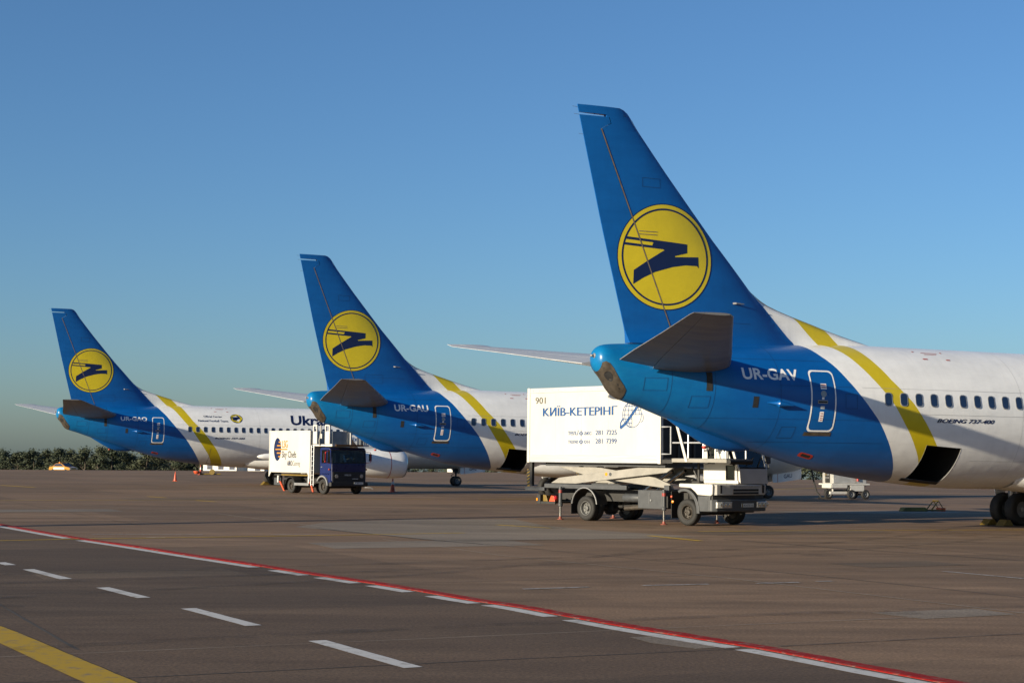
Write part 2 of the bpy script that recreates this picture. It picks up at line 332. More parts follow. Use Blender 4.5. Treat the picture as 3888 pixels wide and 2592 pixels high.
def ground_material(name, c0, c1, c2, road=False):
    m, nt, b = nmat(name); N, L = nt.nodes, nt.links
    tc = N.new('ShaderNodeTexCoord')
    def noise(scale, st=(1, 1, 1), det=8, ro=0.6, rotz=0.0):
        mp = N.new('ShaderNodeMapping'); mp.inputs['Scale'].default_value = st; mp.inputs['Rotation'].default_value = (0, 0, rotz); L.new(tc.outputs['Object'], mp.inputs[0])
        n = N.new('ShaderNodeTexNoise'); n.inputs['Scale'].default_value = scale; n.inputs['Detail'].default_value = det; n.inputs['Roughness'].default_value = ro
        L.new(mp.outputs[0], n.inputs['Vector']); return n
    big = noise(0.09, (1, 1, 1), 6, 0.6); mid = noise(0.55, (0.5, 2.0, 1), 9, 0.7, R(-30)); fine = noise(26, (1, 1, 1), 4, 0.75); wear = noise(0.16, (0.35, 2.2, 1), 7, 0.7, R(-28))
    r1 = N.new('ShaderNodeValToRGB'); e = r1.color_ramp.elements; e[0].position = .34; e[1].position = .68; e[0].color = (*c0, 1); e[1].color = (*c1, 1)
    L.new(mid.outputs['Fac'], r1.inputs['Fac'])
    r2 = N.new('ShaderNodeValToRGB'); e = r2.color_ramp.elements; e[0].position = .45; e[1].position = .72; e[0].color = (0, 0, 0, 1); e[1].color = (.85, .85, .85, 1)
    L.new(big.outputs['Fac'], r2.inputs['Fac'])
    def mixc(f, a, c, t='MIX'):
        x = N.new('ShaderNodeMix'); x.data_type = 'RGBA'; x.blend_type = t
        if isinstance(f, float): x.inputs['Factor'].default_value = f
        else: L.new(f, x.inputs['Factor'])
        L.new(a, x.inputs['A'])
        if isinstance(c, tuple): x.inputs['B'].default_value = (*c, 1)
        else: L.new(c, x.inputs['B'])
        return x.outputs['Result']
    c = mixc(r2.outputs['Color'], r1.outputs['Color'], c2)
    r3 = N.new('ShaderNodeValToRGB'); e = r3.color_ramp.elements; e[0].position = .30; e[1].position = .72; e[0].color = (.52, .50, .48, 1); e[1].color = (1.32, 1.27, 1.2, 1)
    L.new(wear.outputs['Fac'], r3.inputs['Fac']); c = mixc(0.75, c, r3.outputs['Color'], 'MULTIPLY')
    r4 = N.new('ShaderNodeValToRGB'); e = r4.color_ramp.elements; e[0].position = .32; e[1].position = .70; e[0].color = (.40, .40, .40, 1); e[1].color = (1.6, 1.54, 1.48, 1)
    L.new(fine.outputs['Fac'], r4.inputs['Fac']); c = mixc(0.8, c, r4.outputs['Color'], 'MULTIPLY')
    # slabs poured at different times: each a slightly different tone
    bm_ = N.new('ShaderNodeMapping'); bm_.inputs['Rotation'].default_value = (0, 0, R(-26)); bm_.inputs['Location'].default_value = (3.1, 1.7, 0); L.new(tc.outputs['Object'], bm_.inputs[0])
    bk = N.new('ShaderNodeTexBrick'); bk.offset = 0.0; bk.inputs['Scale'].default_value = 1.0; bk.inputs['Brick Width'].default_value = 7.0; bk.inputs['Row Height'].default_value = 7.0; bk.inputs['Mortar Size'].default_value = 0.0
    bk.inputs['Color1'].default_value = (.78, .78, .78, 1); bk.inputs['Color2'].default_value = (1.14, 1.12, 1.10, 1); L.new(bm_.outputs[0], bk.inputs['Vector'])
    c = mixc(0.9, c, bk.outputs['Color'], 'MULTIPLY')
    # scattered oil spots
    sp = noise(1.1, (1, 1, 1), 3, 0.5); r5 = N.new('ShaderNodeValToRGB'); e = r5.color_ramp.elements; e[0].position = .72; e[1].position = .80; e[0].color = (1, 1, 1, 1); e[1].color = (.55, .53, .5, 1)
    L.new(sp.outputs['Fac'], r5.inputs['Fac']); c = mixc(0.8, c, r5.outputs['Color'], 'MULTIPLY')
    L.new(c, b.inputs['Base Color']); b.inputs['Roughness'].default_value = 0.86; b.inputs['Specular IOR Level'].default_value = 0.25
    bp = N.new('ShaderNodeBump'); bp.inputs['Strength'].default_value = 0.35; bp.inputs['Distance'].default_value = 0.012
    L.new(fine.outputs['Fac'], bp.inputs['Height']); L.new(bp.outputs[0], b.inputs['Normal'])
    return m
M_APRON = ground_material('apron_concrete', (0.152, 0.099, 0.060), (0.262, 0.178, 0.113), (0.208, 0.133, 0.080))
M_ROAD = ground_material('road_asphalt', (0.092, 0.062, 0.040), (0.144, 0.102, 0.069), (0.115, 0.078, 0.051))
M_PATCH = ground_material('patch_concrete', (0.185, 0.155, 0.122), (0.26, 0.222, 0.18), (0.22, 0.186, 0.148))
g = obj('apron_ground', MB().grid(rows), M_APRON, smooth=60); tag(g, 'brown grey concrete apron stretching to the tree line', kind='structure')

def paint(name, col, wearamt=0.5):
    """road paint, rubbed through to the concrete in places"""
    m, nt, b = nmat(name); N, L = nt.nodes, nt.links
    tc = N.new('ShaderNodeTexCoord'); n = N.new('ShaderNodeTexNoise'); n.inputs['Scale'].default_value = 7; n.inputs['Detail'].default_value = 9; n.inputs['Roughness'].default_value = .75
    L.new(tc.outputs['Object'], n.inputs['Vector'])
    r = N.new('ShaderNodeValToRGB'); e = r.color_ramp.elements; e[0].position = .28 + .12 * wearamt; e[1].position = .44 + .18 * wearamt
    e[0].color = (0.16, 0.14, 0.115, 1); e[1].color = (*col, 1); L.new(n.outputs['Fac'], r.inputs['Fac']); L.new(r.outputs['Color'], b.inputs['Base Color'])
    b.inputs['Roughness'].default_value = .85; b.inputs['Specular IOR Level'].default_value = .15; return m
M_LW = paint('white_road_paint', (0.50, 0.485, 0.46), .2); M_LY = paint('yellow_road_paint', (0.56, 0.36, 0.025), .35); M_LYW = paint('worn_yellow_road_paint', (0.42, 0.29, 0.05), .8)
M_LR = paint('red_kerb_paint', (0.25, 0.009, 0.006), .3); M_LF = paint('faded_white_road_paint', (0.42, 0.41, 0.40), .75)
M_LYB = paint('broad_yellow_paint', (0.40, 0.255, 0.028), .30)
M_TAR = mat('tar_joint', (0.028, 0.025, 0.022), .8, var=.5, scale=3); M_JL = mat('pale_joint_filler', (0.27, 0.22, 0.165), .85, var=.3, scale=2)
def ribbon(pts, w, z, jag=0.0, step=0.0):
    """strip of width w along a line on the ground"""
    P = [Vector((a, b, 0)) for a, b in pts]
    if step:
        Q = [P[0]]
        for a, b in zip(P, P[1:]):
            n = max(1, int((b - a).length / step)); Q += [a + (b - a) * (k / n) for k in range(1, n + 1)]
        P = Q
    mb = MB(); rows = []
    for i, p in enumerate(P):
        d = (P[min(i + 1, len(P) - 1)] - P[max(i - 1, 0)]).normalized(); nrm = Vector((-d.y, d.x, 0))
        ww = (w if not isinstance(w, list) else w[i]) / 2
        ja, jb = random.uniform(-jag, jag), random.uniform(-jag, jag)
        a, c = p + nrm * (ww + ja), p - nrm * (ww + jb); rows.append([(a.x, a.y, z), (c.x, c.y, z)])
    return mb.grid(rows)
def smoothline(pts, n=6):
    t = list(range(len(pts))); fx = pchip(t, [p[0] for p in pts]); fy = pchip(t, [p[1] for p in pts])
    return [(fx(i / n), fy(i / n)) for i in range((len(pts) - 1) * n + 1)]
RED = [(-22.0, 55.5), (-17.6, 49.3), (-13.61, 42.94), (-10.02, 36.89), (-7.88, 33.61), (-5.98, 30.6), (-4.36, 28.1), (-3.24, 26.3), (-2.12, 24.58), (-1.21, 23.07), (-0.39, 21.62), (0.18, 20.8), (0.79, 19.62), (1.57, 18.2), (2.16, 17.25), (2.66, 16.45), (3.09, 15.6), (3.49, 14.8), (3.88, 14.05), (4.25, 13.3), (4.8, 12.2), (6.2, 9.4)]
RL = smoothline(RED, 4)
def off_line(pts, d):
    out = []
    for i, p in enumerate(pts):
        a = Vector(pts[min(i + 1, len(pts) - 1)]) - Vector(pts[max(i - 1, 0)]); a.normalize(); out.append((p[0] + a.y * d, p[1] - a.x * d))
    return out
# service road sheet on the near side of the kerb
rv = [(a, b, .004) for a, b in off_line(RL, .0)]
rows = [[(a, b, .004), (a - 30, b - 24, .004)] for a, b, _ in rv]
rd = obj('service_road', MB().grid(rows), M_ROAD); tag(rd, 'darker service road in front of the red kerb', kind='structure')
# low red kerb, a real step
kerb_rows = []
for i, (p, q_, r_, s_) in enumerate(zip(off_line(RL, .11), off_line(RL, .085), off_line(RL, -.085), off_line(RL, -.12))):
    j = random.uniform(-.006, .006)
    kerb_rows.append([(p[0], p[1], .0), (p[0], p[1], .010 + j * .3), (q_[0], q_[1], .016 + j * .5), (r_[0], r_[1], .016 + j * .5), (s_[0], s_[1], .002)])
kb = obj('kerb', MB().grid(kerb_rows), M_LR); tag(kb, 'low red painted kerb line curving across the apron', kind='structure')
def mark(name, pts, w, m, z=.009, label=None, jag=.004, step=.25):
    o = obj(name, ribbon(pts, w, z, jag, step), m); o['kind'] = 'structure'
    if label: o['label'] = label
    return o
WL = off_line(RL, .30)
def along(y0, y1):     # piece of the white edge line between two distances
    return [p for p in WL if y1 <= p[1] <= y0]
def cutline(y0, y1):
    ys = [p[1] for p in WL][::-1]; xs = [p[0] for p in WL][::-1]
    n = max(2, int((y0 - y1) / .4)); return [(float(np.interp(y0 + (y1 - y0) * k / n, ys, xs)), y0 + (y1 - y0) * k / n) for k in range(n + 1)]
for a, b in ((54, 36.5), (35.7, 27.6), (26.94, 25.89), (25.43, 24.38), (23.94, 22.87), (22.24, 21.19), (20.95, 19.51), (19.12, 16.47), (16.33, 9.6)):
    mark('edge_line', cutline(a, b), .21, M_LW)
for P in ([(-8.99, 28.19), (-8.6, 27.55)], [(-8.0, 26.58), (-6.82, 24.6)], [(-5.87, 23.1), (-4.91, 21.51)], [(-4.02, 20.08), (-2.89, 18.13)], [(-2.0, 16.72), (-.87, 14.66)], [(-10.35, 30.6), (-9.6, 29.3)], [(-.15, 13.3), (.95, 11.25)]):
    mark('lane_dash', P, .19, M_LW)
mark('wide_yellow_line', [(-9.0, 22.9), (-5.44, 17.1), (-3.34, 13.5), (-1.6, 10.5)], .39, M_LYB)
for P, w, m in (([(-22, 27.2), (-11.23, 35.3), (-9.88, 36.3), (-7.24, 37.7), (-3.2, 40.0), (-1.16, 41.28)], .14, M_LY), ([(-.38, 46.54), (1.14, 44.72)], .2, M_LY), ([(5.13, 43.5), (8.01, 44.7), (15.07, 46.9), (30, 52.5)], .15, M_LY), ([(3.55, 40.8), (4.59, 38.41)], .2, M_LY),
                ([(-30, 61), (-7.16, 73.6), (-3.63, 75.3)], .2, M_LY), ([(-1.53, 76.1), (1.47, 77.9), (12, 84)], .15, M_LY), ([(-16.97, 74.66), (-15.72, 72.66)], .22, M_LY), ([(-13.59, 68.9), (-12.43, 67.22)], .22, M_LY), ([(-31.45, 98.15), (-27.69, 92.74)], .3, M_LY), ([(18.5, 112), (24, 121)], .3, M_LY), ([(-6, 140), (34, 148)], .3, M_LYW), ([(-30, 118), (10, 140)], .25, M_LYW)):
    mark('guide_line', P, w, m)
for P in ([(.2, 23.61), (1.19, 24.11)], [(2.04, 24.52), (3.1, 24.92)], [(3.89, 25.2), (4.61, 25.48)], [(4.93, 25.71), (5.21, 25.84)], [(7.72, 28.46), (8.63, 26.84)], [(-10.12, 38.6), (-7.49, 38.94)], [(-8.48, 37.22), (-8.08, 37.4)], [(-5.9, 39.4), (-4.83, 39.7)], [(8, 112), (19, 117)], [(20, 92), (34, 97)], [(10, 104), (26, 111)], [(-9, 118), (4, 124)], [(-6, 127), (10, 131)]):
    mark('faded_line', P, .10 if P[0][1] < 60 else .3, M_LF, z=.008)
o = obj('concrete_patch', MB().add([(x, y, .004) for x, y in [(-5.92, 43.85), (-5.47, 47.0), (-3.06, 50.2), (.11, 51.2), (1.0, 46.5), (2.36, 43.7), (4.84, 40.47), (3.04, 39.19), (-.23, 37.87), (-1.71, 37.39), (-3.18, 39.66)]], [tuple(range(11))]), M_PATCH); tag(o, 'lighter grey concrete repair patch on the apron', kind='structure')
o = obj('concrete_patch', MB().add([(x, y, .0075) for x, y in [(1.3, 17.35), (1.75, 17.55), (2.35, 16.6), (1.9, 16.35), (1.5, 16.8)]], [tuple(range(5))]), M_PATCH); tag(o, 'small pale repair patch beside the white edge line', kind='structure')
for P, w, m in (([(-3.0, 37.6), (-1.67, 35.06), (-.19, 31.83), (3.52, 26.38), (6.63, 20.63), (9.5, 15)], .045, M_JL), ([(-1.0, 36.7), (.83, 33.72), (5.41, 26.64), (7.41, 23.04), (10, 18)], .03, M_TAR), ([(5.26, 39.43), (7.22, 36.02), (10.23, 31.79), (14, 26)], .05, M_TAR),
                ([(-.08, 15.3), (2.3, 16.36)], .022, M_TAR), ([(2.8, 16.66), (5.83, 18.15), (9, 19.7)], .022, M_TAR), ([(-7, 12.1), (-4.24, 13.4), (-3.54, 13.66), (-1.11, 14.82), (-.08, 15.3)], .022, M_TAR), ([(-6.69, 33.66), (-2.17, 36.51), (3, 39.2)], .03, M_TAR), ([(-16.36, 61.04), (-9.74, 53.25), (-3.2, 40.0), (.08, 35.12)], .06, M_JL), ([(-5.2, 43.0), (-3.18, 39.66), (-1.71, 37.3), (-.6, 35.9)], .10, M_TAR), ([(-1.4, 37.4), (4.9, 39.4)], .05, M_TAR), ([(-24, 52), (-12, 58.5), (6, 68), (30, 80)], .05, M_JL), ([(-30, 80), (-8, 62), (2, 55)], .05, M_JL), ([(-14, 63), (-8.6, 61)], .09, M_TAR)):
    mark('joint', P, w, m, z=.007, jag=.006 if w < .09 else .02, step=.12)

ca, sa = math.cos(R(26)), math.sin(R(26))
def slab_xy(u, v): return (u * ca - v * sa, u * sa + v * ca)
M_JF = mat('faint_joint', (0.050, 0.040, 0.030), .85, var=.4, scale=1.5)
rj = random.Random(12)
for k in range(-3, 22):
    v = 1.7 + 7.0 * k
    for a in range(-3, 9):
        if rj.random() < .72: p = slab_xy(-40 + a * 14, v); q = slab_xy(-40 + a * 14 + 13.9, v); (p[1] > 14 or q[1] > 14) and mark('joint', [p, q], .035 if v > 40 else .022, M_JF if rj.random() < .7 else M_JL, z=.0062, jag=.008, step=.5)
for k in range(-8, 12):
    u = 3.1 + 7.0 * k
    for a in range(0, 9):
        if rj.random() < .6: p = slab_xy(u, 2 + a * 14); q = slab_xy(u, 15.9 + a * 14); (p[1] > 14 and q[1] > 14) and mark('joint', [p, q], .035, M_JF if rj.random() < .7 else M_JL, z=.0058, jag=.008, step=.5)
M_AP2 = ground_material('apron_repair', (0.120, 0.086, 0.058), (0.200, 0.148, 0.102), (0.160, 0.112, 0.074))
for u, v, a, b, m in ((6, 26, 3.2, 1.6, M_AP2), (14, 33, 5, 2.4, M_PATCH), (20, 24, 2.5, 1.2, M_AP2), (-4, 40, 6, 1.8, M_AP2), (30, 20, 3, 2.2, M_PATCH), (14, 16, 1.6, .9, M_PATCH), (26, 36, 6, 2, M_AP2), (8, 56, 8, 2.5, M_PATCH), (20, 70, 9, 3, M_AP2), (-8, 60, 7, 2.6, M_AP2), (40, 50, 8, 3, M_PATCH)):
    o = obj('repair_patch', MB().add([(*slab_xy(u + i * a / 2 + rj.uniform(-.1, .1), v + j * b / 2 + rj.uniform(-.08, .08)), .0042) for i, j in ((-1, -1), (1, -1), (1, 1), (-1, 1))], [(0, 1, 2, 3)]), m); o['kind'] = 'structure'
for k in range(16):       # meandering cracks sealed with tar
    u, v = rj.uniform(-12, 34), rj.uniform(12, 60); P = [(u, v)]; an = rj.choice((0, 1.57)) + rj.uniform(-.3, .3)
    for j in range(9): an += rj.uniform(-.35, .35); u += .55 * math.cos(an); v += .55 * math.sin(an); P.append((u, v))
    mark('crack', [slab_xy(*p) for p in P], .02, M_TAR, z=.0066, jag=.006, step=.2)
def rubber():
    m, nt, b = nmat('tyre_rubber_film'); N, L = nt.nodes, nt.links
    tc = N.new('ShaderNodeTexCoord'); n = N.new('ShaderNodeTexNoise'); n.inputs['Scale'].default_value = 1.4; n.inputs['Detail'].default_value = 8; n.inputs['Roughness'].default_value = .75; L.new(tc.outputs['Object'], n.inputs['Vector'])
    r = N.new('ShaderNodeMapRange'); r.inputs[1].default_value = .40; r.inputs[2].default_value = .75; r.inputs[3].default_value = 0.0; r.inputs[4].default_value = .42; L.new(n.outputs['Fac'], r.inputs[0])
    L.new(r.outputs[0], b.inputs['Alpha']); b.inputs['Base Color'].default_value = (.03, .026, .022, 1); b.inputs['Roughness'].default_value = .8; return m
M_RUB = rubber()
for P, w in (([(-14, 20), (-6, 24.5), (3, 31), (10, 38), (16, 47)], .35), ([(-14, 22), (-6, 26.5), (3, 33), (9, 40), (14, 49)], .35), ([(-10, 12), (-2, 17.5), (8, 22), (20, 26)], .3), ([(-24, 40), (-8, 48), (2, 55), (10, 66)], .4), ([(-24, 43), (-8, 51), (2, 58), (9, 69)], .4), ([(-5, 52), (6, 46.5), (14, 41), (26, 34)], .3), ([(-40, 70), (-20, 78), (0, 82), (20, 92)], .5), ([(-40, 74), (-20, 82), (0, 86), (20, 96)], .5), ([(1, 60), (5, 50), (8, 43), (14, 36)], .25), ([(-16, 14), (-7, 21), (-1, 27), (4, 36)], .3)):
    mark('tyre_mark', smoothline(P, 6), w, M_RUB, z=.0105, jag=.02, step=.6)
for x, y, r0 in ((1.0, 45.2, 1.1), (3.6, 46.0, .9), (-4.5, 57, 1.3), (6.5, 33, .5), (12.5, 44, 1.2), (-9, 66, 1.4), (2.0, 28.0, .35), (-6.5, 20.0, .4), (5.0, 20.5, .3), (-11, 83, 1.6), (9, 70, 1.8)):
    n_ = 18; o = obj('oil_stain', MB().add([(x + r0 * random.uniform(.6, 1.2) * math.cos(6.283 * k / n_), y + r0 * random.uniform(.6, 1.2) * math.sin(6.283 * k / n_), .0095) for k in range(n_)], [tuple(range(n_))]), M_RUB); o['kind'] = 'structure'
# ---------------------------------------------------------------- airliners
class Body:
    def __init__(s, xn):
        s.tip = xn + 4.0
        s.zb0 = pchip([-.42, -.40, -.32, -.1, .15, 1.0, 1.8, 2.7, 4.6, 6.7, 9.0, 11.5, 13.0, 14.0], [4.40, 4.34, 4.2, 3.95, 3.6, 3.3, 3.03, 2.73, 2.2, 1.68, 1.37, 1.2, 1.19, 1.19])
        s.zt0 = pchip([-.42, -.40, -.34, -.25, -.1, .5, 2, 5, 8.5, 12, 14], [4.58, 4.68, 4.79, 4.86, 4.905, 4.95, 5.0, 5.1, 5.2, 5.2, 5.2])
        s.w0 = pchip([-.42, -.40, -.34, -.1, .3, 1.0, 2, 3.5, 5.3, 7, 9, 11, 13, 14], [.08, .18, .31, .43, .53, .72, .98, 1.3, 1.58, 1.74, 1.84, 1.88, 1.88, 1.88])
        t = [0, .3, .5, .65, .8, .92, .98, 1]
        s.zt1 = pchip(t, [5.2, 5.17, 4.95, 4.45, 3.75, 3.25, 2.95, 2.7]); s.zb1 = pchip(t, [1.19, 1.2, 1.3, 1.45, 1.75, 2.1, 2.4, 2.62]); s.w1 = pchip(t, [1.88, 1.84, 1.68, 1.42, 1.05, .62, .3, .05])
    def prof(s, x):
        if x <= s.tip - 6: zb, zt, w = s.zb0(x), s.zt0(x), s.w0(x)
        else: t = (x - s.tip + 6) / 6; zb, zt, w = s.zb1(t), s.zt1(t), s.w1(t)
        return zb, zt, w, zb + (zt - zb) * .53
    def P(s, x, phi, off=0.0):
        """point on the skin; phi = 0 at the crown, growing to starboard"""
        zb, zt, w, zc = s.prof(x); c, n = math.cos(phi), math.sin(phi)
        b = (zt - zc) if c > 0 else (zc - zb)
        ny, nz = -n / max(w, .01), c / max(b, .01); l = math.hypot(ny, nz) or 1
        return (x, -w * n + off * ny / l, zc + b * c + off * nz / l)
    def phi(s, x, z):
        zb, zt, w, zc = s.prof(x); b = (zt - zc) if z > zc else (zc - zb)
        return math.acos(max(-1, min(1, (z - zc) / b)))
    def S(s, x, z, off=0.0): return s.P(x, s.phi(x, z), off)
    def wrapfn(s, x0, z0, off):
        def fn(u, v):
            x = x0 + u; p = s.phi(x, z0); zb, zt, w, zc = s.prof(x); b = (zt - zc) if z0 > zc else (zc - zb); r = math.hypot(w * math.cos(p), b * math.sin(p))
            return s.P(x, p - v / r, off)
        return fn
def fin_le(z):     # leading edge incl. dorsal fillet
    return float(np.interp(z, [5.0, 5.2, 5.4, 5.59, 5.75, 5.89, 6.0, 6.1, 6.21, 6.35, 6.51, 6.7, 6.9, 7.3, 7.84, 8.6, 9.5, 10.5, 10.9, 11.02, 11.10, 11.13], [9.3, 8.49, 7.62, 6.89, 6.35, 5.83, 5.46, 5.15, 4.88, 4.65, 4.45, 4.25, 4.06, 3.68, 3.16, 2.50, 1.73, .92, .66, .56, .45, .30]))
def fin_te(z): return float(np.interp(z, [4.9, 8.0, 11.1], [.62, -.19, -.93]))
def fin_hinge(z): return float(np.interp(z, [4.9, 5.43, 7.88, 10.54], [2.02, 1.81, .82, -.26]))
def fin_y(x, z):
    te = fin_te(z); le = float(np.interp(z, [4.9, 6.9, 11.1], [5.85, 4.10, .45])); c = le - te
    s = min(max((le - x) / c, 0), 1); t = .105 * c * .5
    a = t * (1.4845 * math.sqrt(s) - .63 * s - 1.758 * s * s + 1.4215 * s ** 3 - .5075 * s ** 4) / .5 + .012 * s
    d = fin_le(z) - x; dors = .075 * min(1, math.sqrt(max(d, 0) / .35)) * max(0, 1 - 3 * s) if z < 7.2 else 0
    return max(a, dors, .004) + (.10 * max(0, (5.45 - z) / .45) ** 2 if z < 5.45 else 0)
def fin_S(x, z, off=0.0): return (x, -fin_y(x, z) - off, z)
def slab(rows_x, zs, ncol):
    """closed solid of fin thickness between two x limits per row"""
    A, B = [], []
    for z, (a, b) in zip(zs, rows_x):
        xs = [a + (b - a) * (k / ncol) for k in range(ncol)] + [b]
        xs = [a + (b - a) * (math.sin(math.pi / 2 * k / ncol) if ncol > 14 else k / ncol) for k in range(ncol + 1)]
        A.append([(x, -fin_y(x, z), z) for x in xs]); B.append([(x, fin_y(x, z), z) for x in xs])
    mb = MB(); rows = [a + b[::-1] for a, b in zip(A, B)]; mb.grid(rows, closed=True)
    n = len(rows[0]); mb.f.append(tuple(range(n))); mb.f.append(tuple(range((len(rows) - 1) * n, len(rows) * n))); return mb
ZS_FIN = [4.9, 5.05, 5.2, 5.3, 5.4, 5.5, 5.59, 5.68, 5.75, 5.82, 5.89, 5.95, 6.0, 6.05, 6.1, 6.15, 6.21, 6.28, 6.35, 6.43, 6.51, 6.6, 6.7, 6.8, 6.9, 7.1, 7.3, 7.6, 7.84, 8.2, 8.6, 9.05, 9.5, 10.0, 10.54]
def loft(secs, n=14):
    """wing panel between aerofoil sections (y, x_lead, x_trail, z, thickness)"""
    rows = []
    for y, xl, xt, z, th in secs:
        c = xl - xt; up, lo = [], []
        for k in range(n + 1):
            s = (1 - math.cos(math.pi * k / n)) / 2; t = th * (1.4845 * math.sqrt(s) - .63 * s - 1.758 * s * s + 1.4215 * s ** 3 - .5075 * s ** 4)
            up.append((xl - c * s, y, z + t)); lo.append((xl - c * s, y, z - t))
        rows.append(up + lo[1:-1][::-1])
    mb = MB(); mb.grid(rows, closed=True); m = len(rows[0]); mb.f.append(tuple(range(m))); mb.f.append(tuple(range((len(rows) - 1) * m, len(rows) * m))); return mb
def cut_sec(secs, s0, s1, y0=None, y1=None):
    """part of a lofted panel between chord fractions s0..s1, as a solid"""
    pass
def aero_part(secs, s0, s1, gap=0.0, n=8):
    rows = []
    for y, xl, xt, z, th in secs:
        c = xl - xt; up, lo = [], []
        for k in range(n + 1):
            s = s0 + (s1 - s0) * ((1 - math.cos(math.pi * k / n)) / 2 if s0 == 0 else k / n); t = th * (1.4845 * math.sqrt(s) - .63 * s - 1.758 * s * s + 1.4215 * s ** 3 - .5036 * s ** 4) + .004
            up.append((xl - c * s, y, z + t)); lo.append((xl - c * s, y, z - t))
        rows.append(up + lo[::-1])
    mb = MB(); mb.grid(rows, closed=True); m = len(rows[0]); mb.f.append(tuple(range(m))); mb.f.append(tuple(range((len(rows) - 1) * m, len(rows) * m))); return mb
# bird emblem outline, in units of the disc radius (u forward, v up)
BIRD = [(-.84, .345), (-.45, .32), (.457, .266), (.457, .098), (.19, .028), (.19, .008), (.70, .035), (.706, -.18), (.674, -.136), (.42, -.136), (.13, -.187), (-.23, -.297), (-.485, -.424), (-.674, -.544), (-.667, -.28), (-.377, -.085), (-.036, .125), (-.06, .14), (-.90, .187), (-.89, .234), (-.293, .2), (-.268, .262), (-.855, .294)]
def emblem(parent, fn, cx, cz, r, off):
    def disc(name, r0, r1, m, o_):
        rows = []
        for k in range(7):
            rr = r0 + (r1 - r0) * k / 6; rows.append([fn(cx + rr * math.cos(2 * math.pi * j / 64), cz + rr * math.sin(2 * math.pi * j / 64), o_) for j in range(64)])
        return obj(name, MB().grid(rows, closed=True), m, parent, smooth=60)
    disc('emblem_rim', r * .992, r * 1.012, M_NAVY, off); d = disc('emblem_disc', .002, r * .992, M_YEL, off)
    disc('emblem_ring', r * .885, r * .92, M_NAVY, off + .003)
    me = wrap(flat_mesh([[(a * r, b * r) for a, b in BIRD]]), lambda u, v: fn(cx + u, cz + v, off + .004), r * .12, r * .12)
    obj('emblem_bird', me, M_NAVY, parent)
    return d
WIN = {}
def window_meshes():
    if WIN: return
    a = rrect(-.130, .130, -.185, .185, .10, 5); b = rrect(-.110, .110, -.165, .165, .085, 5); n = len(a)
    ring = MB(); ring.grid([[(x, y, -.01) for x, y in a], [(x, y, .003) for x, y in a], [(x * .97, y * .98, .0055) for x, y in a], [(x, y, .0055) for x, y in b], [(x, y, -.012) for x, y in b]], closed=True)
    WIN['ring'] = ring.mesh('window', 30); WIN['ring'].materials.append(M_RING)
    p = MB().add([(x, y, .0028) for x, y in b], [tuple(range(n))]); WIN['pane'] = p.mesh('pane'); WIN['pane'].materials.append(M_PANE)
def place_on(o, body, x, z, off=0.0):
    p = Vector(body.S(x, z, off)); a = Vector(body.S(x + .05, z)) - Vector(body.S(x - .05, z)); a.normalize()
    b = Vector(body.S(x, z + .03)) - Vector(body.S(x, z - .03)); nrm = a.cross(b).normalized(); b = nrm.cross(a)
    o.matrix_local = Matrix(((a.x, b.x, nrm.x, p.x), (a.y, b.y, nrm.y, p.y), (a.z, b.z, nrm.z, p.z), (0, 0, 0, 1)))
